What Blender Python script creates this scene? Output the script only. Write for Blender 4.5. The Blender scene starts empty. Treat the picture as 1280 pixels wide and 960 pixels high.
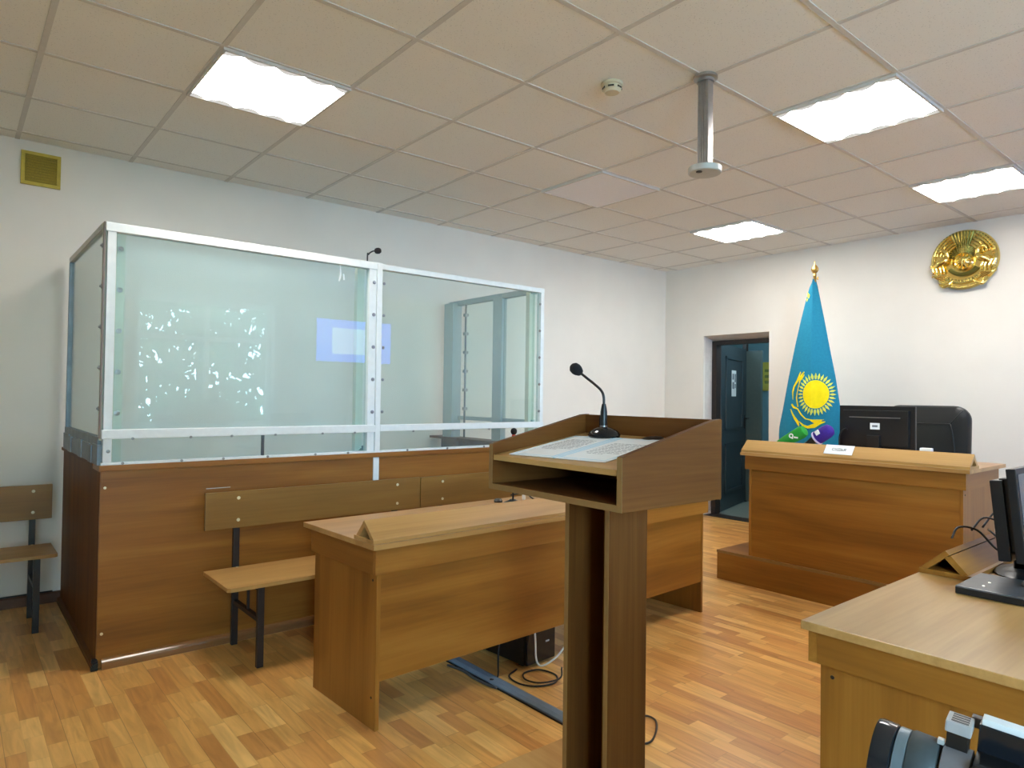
import bpy, bmesh, math, random
from mathutils import Vector, Matrix, Euler
random.seed(7)
PI = math.pi
SC = bpy.context.scene
COL = SC.collection
H = 2.79            # ceiling height
RX, RY = 6.9, -11.4  # far corner of the room (X right wall, Y front wall)

# ------------------------------------------------------------------ node helpers
def new_mat(name):
    m = bpy.data.materials.new(name); m.use_nodes = True
    nt = m.node_tree
    for n in list(nt.nodes): nt.nodes.remove(n)
    out = nt.nodes.new('ShaderNodeOutputMaterial')
    return m, nt, out
def N(nt, typ, **kw):
    n = nt.nodes.new('ShaderNode' + typ)
    for k, v in kw.items():
        if k.startswith('i_'):
            key = k[2:]
            key = int(key) if key.isdigit() else key.replace('_', ' ')
            n.inputs[key].default_value = v
        else: setattr(n, k, v)
    return n
def L(nt, a, b): nt.links.new(a, b)
def rgb(r, g, b):
    f = lambda c: (c / 12.92 if c <= .04045 else ((c + .055) / 1.055) ** 2.4)
    return (f(r / 255), f(g / 255), f(b / 255), 1)
def math_n(nt, op, a, b=None):
    n = N(nt, 'Math', operation=op)
    for k, v in ((0, a), (1, b)):
        if v is None: continue
        if isinstance(v, (int, float)): n.inputs[k].default_value = v
        else: L(nt, v, n.inputs[k])
    return n.outputs[0]
def ramp(nt, fac, stops):
    r = N(nt, 'ValToRGB'); e = r.color_ramp.elements
    while len(e) < len(stops): e.new(.5)
    for k, (p, c) in enumerate(stops): e[k].position = p; e[k].color = c
    if fac is not None: L(nt, fac, r.inputs[0])
    return r.outputs[0]

def plain(name, col, rough=.5, metal=0, var=.06, scale=30, bump=0, spec=.5, coat=0):
    m, nt, out = new_mat(name)
    p = N(nt, 'BsdfPrincipled'); p.inputs['Roughness'].default_value = rough; p.inputs['Metallic'].default_value = metal
    p.inputs['Specular IOR Level'].default_value = spec
    p.inputs['Coat Weight'].default_value = coat
    tc = N(nt, 'TexCoord'); no = N(nt, 'TexNoise', i_Scale=scale, i_Detail=3.0)
    L(nt, tc.outputs['Object'], no.inputs['Vector'])
    lo = tuple(c * (1 - var) for c in col[:3]) + (1,); hi = tuple(min(1, c * (1 + var)) for c in col[:3]) + (1,)
    L(nt, ramp(nt, no.outputs['Fac'], [(.3, lo), (.7, hi)]), p.inputs['Base Color'])
    if bump:
        b = N(nt, 'Bump', i_Strength=bump, i_Distance=.002); L(nt, no.outputs['Fac'], b.inputs['Height']); L(nt, b.outputs[0], p.inputs['Normal'])
    L(nt, p.outputs[0], out.inputs[0])
    return m

def wood(name, axis, dark, mid, light, rough=.38, bands=1.0, spec=.5):
    """laminate with the grain running along one object axis"""
    m, nt, out = new_mat(name)
    p = N(nt, 'BsdfPrincipled', i_Roughness=rough); p.inputs['Specular IOR Level'].default_value = spec
    tc = N(nt, 'TexCoord'); mp = N(nt, 'Mapping'); L(nt, tc.outputs['Object'], mp.inputs['Vector'])
    s = [9 * bands] * 3; s['xyz'.index(axis)] = .8
    mp.inputs['Scale'].default_value = s
    oi = N(nt, 'ObjectInfo'); off = N(nt, 'VectorMath', operation='SCALE'); off.inputs['Scale'].default_value = 17.0
    cx = N(nt, 'CombineXYZ')
    for k in range(3): L(nt, oi.outputs['Random'], cx.inputs[k])
    L(nt, cx.outputs[0], off.inputs[0])
    ad = N(nt, 'VectorMath', operation='ADD'); L(nt, mp.outputs[0], ad.inputs[0]); L(nt, off.outputs[0], ad.inputs[1])
    n1 = N(nt, 'TexNoise', i_Scale=1.0, i_Detail=5.0, i_Roughness=.55, i_Distortion=.6); L(nt, ad.outputs[0], n1.inputs['Vector'])
    mp2 = N(nt, 'Mapping'); L(nt, ad.outputs[0], mp2.inputs['Vector'])
    s2 = [11.0] * 3; s2['xyz'.index(axis)] = 3.0
    mp2.inputs['Scale'].default_value = s2
    n2 = N(nt, 'TexNoise', i_Scale=1.0, i_Detail=3.0); L(nt, mp2.outputs[0], n2.inputs['Vector'])
    f = math_n(nt, 'ADD', math_n(nt, 'MULTIPLY', n1.outputs['Fac'], .8), math_n(nt, 'MULTIPLY', n2.outputs['Fac'], .2))
    L(nt, ramp(nt, f, [(.33, dark), (.5, mid), (.68, light)]), p.inputs['Base Color'])
    L(nt, p.outputs[0], out.inputs[0])
    return m

def emit(name, col, strength):
    m, nt, out = new_mat(name)
    e = N(nt, 'Emission', i_Color=col, i_Strength=strength); L(nt, e.outputs[0], out.inputs[0])
    return m

WD, WM, WL_ = rgb(118, 71, 20), rgb(139, 87, 27), rgb(156, 103, 39)
M = {}
for ax in 'xyz':
    M['wood_' + ax] = wood('alder_laminate_' + ax, ax, WD, WM, WL_)
    M['lect_' + ax] = wood('brown_laminate_' + ax, ax, rgb(82, 46, 17), rgb(96, 57, 22), rgb(110, 69, 30), rough=.5, bands=1.6, spec=.15)
M['top_x'] = wood('tabletop_laminate_x', 'x', rgb(158, 114, 62), rgb(177, 132, 76), rgb(192, 148, 92), rough=.3)
M['seat_y'] = wood('seat_laminate_y', 'y', rgb(146, 106, 54), rgb(160, 118, 62), rgb(174, 132, 74), rough=.36)
M['seat_l'] = wood('seat_laminate_x', 'x', rgb(160, 118, 64), rgb(176, 134, 76), rgb(190, 148, 90), rough=.34)
M['edge'] = plain('laminate_edge', rgb(132, 98, 54), .45)
M['plinth'] = wood('plinth_laminate_y', 'y', rgb(122, 82, 50), rgb(136, 94, 58), rgb(148, 106, 68), rough=.14)
M['wall'] = plain('wall_paint', rgb(232, 226, 216), .62, var=.02, scale=3, bump=.05, spec=.3)
M['wall_dim'] = plain('corridor_paint', rgb(110, 146, 156), .6, var=.03, scale=3)
M['reveal'] = plain('reveal_plaster', rgb(214, 206, 198), .7, var=.05, scale=20)
M['black'] = plain('black_plastic', rgb(19, 18, 19), .38, var=.1)
M['black_matte'] = plain('black_foam', rgb(24, 20, 22), .95, var=.25, scale=300, bump=.6)
M['gloss_black'] = plain('gloss_black_plastic', rgb(22, 24, 28), .14, var=.05)
M['leather'] = plain('black_leather', rgb(20, 23, 24), .42, var=.12, scale=160, bump=.25)
M['legs'] = plain('dark_steel_paint', rgb(34, 26, 24), .45, var=.15)
M['white_metal'] = plain('white_frame_paint', rgb(228, 232, 231), .4, var=.03)
M['cream_metal'] = plain('cream_frame_paint', rgb(214, 214, 192), .5, var=.05)
M['zinc'] = plain('zinc_sheet', rgb(112, 120, 126), .42, metal=.6, var=.2, scale=14, bump=.1)
M['bolt'] = plain('steel_bolt', rgb(150, 150, 148), .3, metal=.9)
M['brass_bolt'] = plain('bright_bolt', rgb(236, 222, 184), .25, metal=.15)
M['alu'] = plain('brushed_aluminium', rgb(168, 166, 164), .32, metal=.85, var=.08)
M['silver'] = plain('silver_plastic', rgb(186, 186, 180), .35, metal=.3, var=.05)
M['grey'] = plain('grey_plastic', rgb(140, 146, 152), .45, var=.06)
M['lightgrey'] = plain('light_grey_plastic', rgb(206, 204, 200), .5, var=.04)
M['midgrey'] = plain('mid_grey_plastic', rgb(104, 96, 94), .5, var=.08)
M['slate'] = plain('slate_metal', rgb(96, 96, 98), .3, metal=.5, var=.1)
M['barrel'] = plain('lens_barrel_rubber', rgb(52, 58, 58), .6, var=.12, scale=120)
M['ringgrey'] = plain('lens_ring_metal', rgb(112, 124, 130), .35, metal=.5)
M['white'] = plain('white_plastic', rgb(232, 232, 228), .4, var=.02)
M['paper'] = plain('white_paper', rgb(238, 240, 240), .5, var=.02, coat=.3)
M['paper_blue'] = plain('pale_blue_print', rgb(176, 206, 222), .5, var=.03)
M['ink'] = plain('grey_ink', rgb(120, 122, 130), .7)
M['ink_dark'] = plain('dark_ink', rgb(46, 44, 50), .7)
M['cream'] = plain('cream_plastic', rgb(204, 194, 164), .5, var=.03)
M['yellow_vent'] = plain('yellowed_vent_plastic', rgb(190, 168, 60), .55, var=.1)
M['yellow_vent_dark'] = plain('dark_yellow_mesh', rgb(150, 130, 36), .7, var=.2, scale=200)
M['teal_door'] = plain('teal_door_paint', rgb(50, 62, 68), .45, var=.08, scale=6)
M['frame_dark'] = plain('dark_frame_paint', rgb(40, 30, 26), .5, var=.15)
M['greygreen'] = plain('grey_green_door_paint', rgb(92, 106, 104), .5, var=.05)
M['brown_base'] = plain('brown_baseboard', rgb(96, 60, 40), .4, var=.15)
M['flagblue'] = plain('flag_cloth', rgb(34, 128, 160), .75, var=.06, scale=60, spec=.2)
M['flagyellow'] = plain('flag_yellow', rgb(250, 226, 20), .7, var=.04, spec=.2)
M['flagpale'] = plain('flag_pale_yellow', rgb(226, 228, 96), .7, var=.06, spec=.2)
M['gold'] = plain('polished_gold', rgb(255, 224, 132), .2, metal=1, var=.08)
M['gold_dark'] = plain('engraved_gold', rgb(128, 122, 66), .28, metal=1, var=.1)
M['brass'] = plain('brass', rgb(196, 158, 92), .3, metal=.9, var=.05)
M['green'] = plain('green_foam', rgb(34, 140, 44), .9, var=.12, scale=120)
M['purple'] = plain('purple_foam', rgb(56, 26, 128), .85, var=.15, scale=120)
M['red'] = plain('red_ring', rgb(220, 70, 40), .4)
M['bark'] = plain('tree_bark', rgb(90, 72, 56), .9, var=.3, scale=12)
M['leaf'] = plain('tree_leaf', rgb(76, 100, 66), .6, var=.4, scale=3)
M['screen_dark'] = plain('dark_screen', rgb(56, 58, 64), .22, var=.03, spec=.5)
M['soil'] = plain('yard_asphalt', rgb(128, 126, 120), .9, var=.2, scale=4)

def m_floor():
    m, nt, out = new_mat('parquet_laminate')
    p = N(nt, 'BsdfPrincipled', i_Roughness=.3); p.inputs['Specular IOR Level'].default_value = .5
    tc = N(nt, 'TexCoord'); sp = N(nt, 'SeparateXYZ'); L(nt, tc.outputs['Object'], sp.inputs[0])
    W_, LEN = .062, .27
    row_f = math_n(nt, 'DIVIDE', sp.outputs[1], W_); row = math_n(nt, 'FLOOR', row_f)
    wn = N(nt, 'TexWhiteNoise', noise_dimensions='1D'); L(nt, row, wn.inputs['W'])
    xs = math_n(nt, 'ADD', math_n(nt, 'DIVIDE', sp.outputs[0], LEN), math_n(nt, 'MULTIPLY', wn.outputs['Value'], 7.3))
    # uneven strip lengths
    wob = math_n(nt, 'MULTIPLY', math_n(nt, 'SINE', math_n(nt, 'ADD', math_n(nt, 'MULTIPLY', xs, 2.1), math_n(nt, 'MULTIPLY', row, 1.7))), .3)
    xs = math_n(nt, 'ADD', xs, wob)
    colf = math_n(nt, 'FLOOR', xs)
    cb = N(nt, 'CombineXYZ'); L(nt, row, cb.inputs[0]); L(nt, colf, cb.inputs[1])
    w2 = N(nt, 'TexWhiteNoise', noise_dimensions='3D'); L(nt, cb.outputs[0], w2.inputs['Vector'])
    base = ramp(nt, w2.outputs['Value'], [(0, rgb(190, 132, 70)), (.25, rgb(204, 148, 80)), (.5, rgb(213, 160, 88)), (.75, rgb(221, 171, 98)), (1, rgb(229, 183, 110))])
    mp = N(nt, 'Mapping'); L(nt, tc.outputs['Object'], mp.inputs['Vector']); mp.inputs['Scale'].default_value = (3, 28, 1)
    ad = N(nt, 'VectorMath', operation='ADD'); L(nt, mp.outputs[0], ad.inputs[0])
    sc = N(nt, 'VectorMath', operation='SCALE'); sc.inputs['Scale'].default_value = 9.0; L(nt, w2.outputs['Color'], sc.inputs[0]); L(nt, sc.outputs[0], ad.inputs[1])
    no = N(nt, 'TexNoise', i_Scale=1.0, i_Detail=5.0, i_Distortion=1.2); L(nt, ad.outputs[0], no.inputs['Vector'])
    mx = N(nt, 'Mix', data_type='RGBA', blend_type='MULTIPLY'); mx.inputs[0].default_value = 1
    L(nt, base, mx.inputs[6]); L(nt, ramp(nt, no.outputs['Fac'], [(.3, (.82, .77, .72, 1)), (.62, (1.1, 1.08, 1.06, 1))]), mx.inputs[7])
    fr = math_n(nt, 'FRACT', row_f); seam = math_n(nt, 'LESS_THAN', fr, .035)
    r3 = math_n(nt, 'LESS_THAN', math_n(nt, 'FRACT', math_n(nt, 'DIVIDE', math_n(nt, 'ADD', row, .5), 3.0)), .33)
    sx = math_n(nt, 'LESS_THAN', math_n(nt, 'FRACT', xs), .008)
    seam = math_n(nt, 'MAXIMUM', math_n(nt, 'MULTIPLY', seam, math_n(nt, 'ADD', math_n(nt, 'MULTIPLY', r3, .35), .12)), math_n(nt, 'MULTIPLY', sx, .25))
    m2 = N(nt, 'Mix', data_type='RGBA'); L(nt, seam, m2.inputs[0]); L(nt, mx.outputs[2], m2.inputs[6]); m2.inputs[7].default_value = rgb(80, 46, 22)
    L(nt, m2.outputs[2], p.inputs['Base Color']); L(nt, p.outputs[0], out.inputs[0])
    return m
M['floor'] = m_floor()

def m_tile():
    m, nt, out = new_mat('mineral_fibre_tile')
    p = N(nt, 'BsdfPrincipled', i_Roughness=.9); p.inputs['Specular IOR Level'].default_value = .2
    tc = N(nt, 'TexCoord')
    vo = N(nt, 'TexVoronoi', i_Scale=85.0); L(nt, tc.outputs['Object'], vo.inputs['Vector'])
    no = N(nt, 'TexNoise', i_Scale=260.0, i_Detail=2.0); L(nt, tc.outputs['Object'], no.inputs['Vector'])
    f = math_n(nt, 'ADD', math_n(nt, 'MULTIPLY', vo.outputs['Distance'], 1.0), math_n(nt, 'MULTIPLY', no.outputs['Fac'], .6))
    L(nt, ramp(nt, f, [(.3, rgb(190, 190, 186)), (.52, rgb(237, 236, 231))]), p.inputs['Base Color'])
    L(nt, p.outputs[0], out.inputs[0])
    return m
M['tile'] = m_tile()
M['tbar'] = plain('ceiling_bar_paint', rgb(206, 203, 198), .6, var=.03)

def m_glass(name, tint, haze, haze_col):
    m, nt, out = new_mat(name)
    tr = N(nt, 'BsdfTransparent', i_Color=tint)
    df = N(nt, 'BsdfDiffuse', i_Color=haze_col)
    gl = N(nt, 'BsdfGlossy', i_Roughness=.0)
    tc = N(nt, 'TexCoord'); no = N(nt, 'TexNoise', i_Scale=1.3, i_Detail=5.0); L(nt, tc.outputs['Object'], no.inputs['Vector'])
    hz = math_n(nt, 'MULTIPLY', math_n(nt, 'ADD', no.outputs['Fac'], .5), haze)
    m1 = N(nt, 'MixShader'); L(nt, hz, m1.inputs[0]); L(nt, tr.outputs[0], m1.inputs[1]); L(nt, df.outputs[0], m1.inputs[2])
    ge = N(nt, 'NewGeometry'); fr = N(nt, 'Fresnel', i_IOR=1.55)
    fac = math_n(nt, 'MULTIPLY', fr.outputs[0], math_n(nt, 'SUBTRACT', 1.0, ge.outputs['Backfacing']))
    m2 = N(nt, 'MixShader'); L(nt, fac, m2.inputs[0]); L(nt, m1.outputs[0], m2.inputs[1]); L(nt, gl.outputs[0], m2.inputs[2])
    L(nt, m2.outputs[0], out.inputs[0])
    return m
M['dockglass'] = m_glass('daylight_haze_plexiglass', (.93, .98, .975, 1), .13, (.58, .89, .96, 1))  # dust haze, tinted cyan to paint in the veil of reflected daylight
M['dockglass_clear'] = m_glass('faint_haze_plexiglass', (.93, .975, .96, 1), .06, (.8, .93, .93, 1))  # same painted veil, weaker, for the right and far panes
M['winglass'] = m_glass('window_glass', (.97, .98, .98, 1), .0, (1, 1, 1, 1))

def m_lamp():
    m, nt, out = new_mat('fluorescent_diffuser')
    e = N(nt, 'Emission', i_Color=(1, .965, .915, 1))
    tc = N(nt, 'TexCoord'); sp = N(nt, 'SeparateXYZ'); L(nt, tc.outputs['Object'], sp.inputs[0])
    # four tubes along local x: the light falls off between the tube ends
    c = math_n(nt, 'ABSOLUTE', math_n(nt, 'COSINE', math_n(nt, 'MULTIPLY', sp.outputs[1], PI * 4 / .56)))
    lim = math_n(nt, 'SUBTRACT', .287, math_n(nt, 'MULTIPLY', c, .04))
    g = math_n(nt, 'GREATER_THAN', math_n(nt, 'ABSOLUTE', sp.outputs[0]), lim)
    st = math_n(nt, 'SUBTRACT', LAMP, math_n(nt, 'MULTIPLY', g, LAMP * .975))
    L(nt, st, e.inputs['Strength']); L(nt, e.outputs[0], out.inputs[0])
    return m
LAMP = 27.0
M['lamp'] = m_lamp()
M['lamp_off'] = plain('unlit_diffuser', rgb(240, 240, 246), .5, var=.03, scale=120)
M['tv_blue'] = emit('tv_blue', rgb(60, 105, 245), 12.0)
M['tv_pale'] = emit('tv_pale', rgb(176, 196, 246), 11.0)
M['led'] = emit('white_led', (1, 1, .9, 1), 2.0)
M['led_green'] = emit('green_led', (.1, .9, .5, 1), .8)

# ------------------------------------------------------------------ mesh helpers
def bx(bm, x0, x1, y0, y1, z0, z1, bev=.0015):
    if x1 < x0: x0, x1 = x1, x0
    if y1 < y0: y0, y1 = y1, y0
    if z1 < z0: z0, z1 = z1, z0
    r = bmesh.ops.create_cube(bm, size=1)
    vs = r['verts']
    bmesh.ops.scale(bm, vec=(x1 - x0, y1 - y0, z1 - z0), verts=vs)
    bmesh.ops.translate(bm, vec=((x0 + x1) / 2, (y0 + y1) / 2, (z0 + z1) / 2), verts=vs)
    bev = min(bev, (x1 - x0) * .3, (y1 - y0) * .3, (z1 - z0) * .3)
    if bev > 1e-5:
        es = list({e for v in vs for e in v.link_edges})
        bmesh.ops.bevel(bm, geom=es, offset=bev, segments=2, affect='EDGES', profile=.7)
    return bm
def B(*a, **k): return bx(bmesh.new(), *a, **k)
def prism(bm, pts, axis, a0, a1, bev=0.0):
    """extrude a 2D outline along an axis: x -> pts are (y,z); y -> (x,z); z -> (x,y)"""
    def mk(p, a): return {'x': (a, p[0], p[1]), 'y': (p[0], a, p[1]), 'z': (p[0], p[1], a)}[axis]
    v0 = [bm.verts.new(mk(p, a0)) for p in pts]; v1 = [bm.verts.new(mk(p, a1)) for p in pts]
    n = len(pts); fs = [bm.faces.new(v0), bm.faces.new(v1)]
    for k in range(n): fs.append(bm.faces.new((v0[k], v0[(k + 1) % n], v1[(k + 1) % n], v1[k])))
    bmesh.ops.recalc_face_normals(bm, faces=fs)
    if bev:
        es = list({e for f in fs for e in f.edges})
        bmesh.ops.bevel(bm, geom=es, offset=bev, segments=2, affect='EDGES', profile=.7)
    return bm
def P(*a, **k): return prism(bmesh.new(), *a, **k)
def catmull(pts, n=6):
    pts = [Vector(p) for p in pts]
    if len(pts) < 3: return pts
    out = []
    q = [2 * pts[0] - pts[1]] + pts + [2 * pts[-1] - pts[-2]]
    for i in range(1, len(q) - 2):
        for k in range(n):
            t = k / n
            a, b, c, d = q[i - 1], q[i], q[i + 1], q[i + 2]
            out.append(.5 * ((2 * b) + (c - a) * t + (2 * a - 5 * b + 4 * c - d) * t * t + (3 * b - a - 3 * c + d) * t ** 3))
    out.append(pts[-1]); return out
def tube(bm, pts, r, seg=8, smooth=6):
    pts = catmull(pts, smooth) if smooth else [Vector(p) for p in pts]
    n = len(pts); rr = r if isinstance(r, (list, tuple)) else None
    rings = []; up = None
    for i, p in enumerate(pts):
        t = (pts[min(i + 1, n - 1)] - pts[max(i - 1, 0)]).normalized()
        if up is None:
            up = Vector((0, 0, 1)) if abs(t.z) < .9 else Vector((1, 0, 0))
        u = (up - t * up.dot(t)).normalized(); v = t.cross(u); up = u
        if rr:
            f = i / (n - 1) * (len(rr) - 1); k = min(int(f), len(rr) - 2); ra = rr[k] + (rr[k + 1] - rr[k]) * (f - k)
        else: ra = r
        rings.append([bm.verts.new(p + ra * (math.cos(2 * PI * s / seg) * u + math.sin(2 * PI * s / seg) * v)) for s in range(seg)])
    for a, b in zip(rings, rings[1:]):
        for s in range(seg): bm.faces.new((a[s], a[(s + 1) % seg], b[(s + 1) % seg], b[s]))
    bm.faces.new(rings[0][::-1]); bm.faces.new(rings[-1])
    return bm
def T(*a, **k): return tube(bmesh.new(), *a, **k)
def lathe(bm, prof, o=(0, 0, 0), d=(0, 0, 1), seg=28):
    """prof: (radius, height) along direction d from o"""
    d = Vector(d).normalized(); up = Vector((0, 0, 1)) if abs(d.z) < .9 else Vector((1, 0, 0))
    u = (up - d * up.dot(d)).normalized(); v = d.cross(u); o = Vector(o)
    rings = []
    for (r, h) in prof:
        if r < 1e-6: rings.append([bm.verts.new(o + d * h)])
        else: rings.append([bm.verts.new(o + d * h + r * (math.cos(2 * PI * s / seg) * u + math.sin(2 * PI * s / seg) * v)) for s in range(seg)])
    fs = []
    for a, b in zip(rings, rings[1:]):
        for s in range(seg):
            t = (s + 1) % seg
            if len(a) == 1 and len(b) == 1: continue
            if len(a) == 1: fs.append(bm.faces.new((a[0], b[t], b[s])))
            elif len(b) == 1: fs.append(bm.faces.new((a[s], a[t], b[0])))
            else: fs.append(bm.faces.new((a[s], a[t], b[t], b[s])))
    if len(rings[0]) > 1: fs.append(bm.faces.new(rings[0][::-1]))
    if len(rings[-1]) > 1: fs.append(bm.faces.new(rings[-1]))
    bmesh.ops.recalc_face_normals(bm, faces=fs)
    return bm
def LA(*a, **k): return lathe(bmesh.new(), *a, **k)
def xf(bm, mat): bmesh.ops.transform(bm, matrix=mat, verts=bm.verts[:]); return bm

def obj(name, bm, mat, parent=None, smooth=False, world=False, label=None):
    if world and parent is not None:
        xf(bm, parent.matrix_basis.inverted())
    if smooth:
        for f in bm.faces: f.smooth = True
        for e in bm.edges:
            if len(e.link_faces) == 2 and e.calc_face_angle(0) > .7: e.smooth = False
    me = bpy.data.meshes.new(name); bm.to_mesh(me); bm.free()
    o = bpy.data.objects.new(name, me); COL.objects.link(o)
    if mat is not None: me.materials.append(M[mat] if isinstance(mat, str) else mat)
    if parent is not None: o.parent = parent
    if label: o['label'] = label
    return o
def struct(name, bm, mat, parent=None, **k):
    o = obj(name, bm, mat, parent, **k)
    if parent is None: o['kind'] = 'structure'
    return o
def thing(name, label, cat, loc=(0, 0, 0), rot=(0, 0, 0), group=None):
    o = bpy.data.objects.new(name, None); COL.objects.link(o); o.empty_display_size = .1
    o.matrix_basis = Matrix.Translation(loc) @ Euler(rot).to_matrix().to_4x4()
    o['label'] = label; o['category'] = cat
    if group: o['group'] = group
    return o
def tag(o, label, cat, group=None):
    o['label'] = label; o['category'] = cat
    if group: o['group'] = group
    return o
def dup(root, loc, rz=None, label=None):
    r = root.copy(); COL.objects.link(r)
    e = r.matrix_basis.to_euler()
    r.matrix_basis = Matrix.Translation(loc) @ (Euler((0, 0, rz)) if rz is not None else e).to_matrix().to_4x4()
    if label: r['label'] = label
    for ch in list(root.children):
        c = ch.copy(); COL.objects.link(c); c.parent = r
        for g in list(ch.children):
            d = g.copy(); COL.objects.link(d); d.parent = c
    return r
def text_bm(body, size, depth=.0006):
    cu = bpy.data.curves.new('txt', 'FONT'); cu.body = body; cu.size = size; cu.align_x = 'CENTER'; cu.align_y = 'CENTER'; cu.extrude = depth
    o = bpy.data.objects.new('txt', cu); COL.objects.link(o)
    dg = bpy.context.evaluated_depsgraph_get(); me = bpy.data.meshes.new_from_object(o.evaluated_get(dg))
    bm = bmesh.new(); bm.from_mesh(me)
    bpy.data.objects.remove(o); bpy.data.curves.remove(cu); bpy.data.meshes.remove(me)
    return bm
def frame_m(o, x, y):
    """matrix with origin o, local x and y directions given"""
    x = Vector(x).normalized(); y = Vector(y); y = (y - x * x.dot(y)).normalized(); z = x.cross(y)
    m = Matrix.Identity(4)
    for k in range(3): m[k][0] = x[k]; m[k][1] = y[k]; m[k][2] = z[k]; m[k][3] = o[k]
    return m

# ================================================================== THE ROOM
struct('floor', B(0, RX, RY, 0, -.06, 0, bev=0), 'floor')
# ceiling: one mesh of 0.6 m tiles with slightly uneven lie, and the bars under it
OX, OY, PT = .15, -.22, .6
bm = bmesh.new()
rc = random.Random(3)
for i in range(-1, 12):
    for j in range(0, 20):
        x0, x1 = max(0, OX + PT * i), min(RX, OX + PT * (i + 1)); y1, y0 = min(0, OY - PT * (j - 1)), max(RY, OY - PT * j)
        if x1 - x0 < .01 or y1 - y0 < .01: continue
        z = [H + .004 + rc.random() * .003 for _ in range(4)]
        g = .0
        vs = [bm.verts.new((x0 + g, y0 + g, z[0])), bm.verts.new((x1 - g, y0 + g, z[1])), bm.verts.new((x1 - g, y1 - g, z[2])), bm.verts.new((x0 + g, y1 - g, z[3]))]
        bm.faces.new(vs[::-1])
ceil = struct('ceiling', bm, 'tile')
bm = bmesh.new()
for i in range(0, 12):
    x = OX + PT * i
    if x < RX: bx(bm, x - .012, x + .012, RY, 0, H + .0015, H + .007, bev=.0006)
for j in range(0, 19):
    y = OY - PT * j
    if y > RY: bx(bm, 0, RX, y - .012, y + .012, H + .0022, H + .007, bev=.0006)
obj('ceiling_bars', bm, 'tbar', ceil)
obj('ceiling_deck', B(-.1, RX + .1, RY - .1, .1, H + .05, H + .1, bev=0), 'wall', ceil)

struct('wall_left', B(-.12, 0, RY - .12, .12, -.06, H + .05, bev=0), 'wall')
struct('wall_front', B(0, RX, RY - .12, RY, -.06, H + .05, bev=0), 'wall')
DX0, DX1, DZ, DD = .53, 1.32, 2.0, .22      # doorway in the back wall
bm = bmesh.new()
bx(bm, 0, DX0, 0, DD, -.06, H + .05, bev=0); bx(bm, DX1, RX + .12, 0, DD, -.06, H + .05, bev=0); bx(bm, DX0, DX1, 0, DD, DZ, H + .05, bev=0)
struct('wall_back', bm, 'wall')
# sloping soffit and splayed left cheek of the doorway
struct('trim_1', P([(0.0, DZ + .001), (DD, DZ + .001), (DD, DZ - .055)], 'x', DX0, DX1), 'reveal')
struct('trim_2', P([(DX0 - .001, 0.001), (DX0 - .001, DD), (DX0 + .006, DD)], 'z', 0, DZ), 'reveal')
# right wall with two windows
WINS = [(-4.75, -3.05), (-7.5, -5.85)]; WZ0, WZ1 = .85, 2.5
bm = bmesh.new(); ys = [RY - .12]
for a, b in sorted(WINS): ys += [a, b]
ys.append(0)
for k in range(0, len(ys), 2): bx(bm, RX, RX + .3, ys[k], ys[k + 1], -.06, H + .05, bev=0)
for a, b in WINS:
    bx(bm, RX, RX + .3, a, b, -.06, WZ0, bev=0); bx(bm, RX, RX + .3, a, b, WZ1, H + .05, bev=0)
struct('wall_right', bm, 'wall')
for k, (a, b) in enumerate(WINS):
    w = bpy.data.objects.new('window_%d' % (k + 1), None); COL.objects.link(w); w.location = (RX + .15, (a + b) / 2, WZ0); w['kind'] = 'structure'
    hw = (b - a) / 2; hh = WZ1 - WZ0
    bm = bmesh.new()
    for y in (-hw + .03, 0, hw - .03): bx(bm, -.03, .03, y - .03, y + .03, 0, hh)
    for z in (.03, hh - .03, hh - .5): bx(bm, -.029, .029, -hw, hw, z - .03, z + .03)
    obj('window_frame', bm, 'white', w)
    obj('window_pane', B(-.004, .004, -hw + .02, hw - .02, .02, hh - .02, bev=0), 'winglass', w)
    obj('window_sill', B(-.24, -.03, -hw - .05, hw + .05, -.03, -.001), 'white', w)
# corridor beyond the doorway
bm = bmesh.new()
bx(bm, -1.2, -1.1, DD, 2.4, -.06, 2.6, bev=0); bx(bm, 2.0, 2.1, DD, 2.4, -.06, 2.6, bev=0); bx(bm, -1.2, 2.1, 2.3, 2.4, -.06, 2.6, bev=0)
bx(bm, -1.1, -.121, DD, DD + .05, -.06, 2.6, bev=0)
struct('wall_corridor', bm, 'wall_dim')
struct('ceiling_corridor', B(-1.2, 2.1, DD, 2.4, 2.6, 2.7, bev=0), 'wall_dim')
struct('floor_corridor', B(-1.2, 2.1, DD - .001, 2.4, -.06, -.001, bev=0), plain('corridor_lino', rgb(120, 132, 126), .4, var=.05))
struct('trim_3', B(DX0, DX1, .0, DD, -.05, .001, bev=0), 'frame_dark')   # threshold
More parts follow.
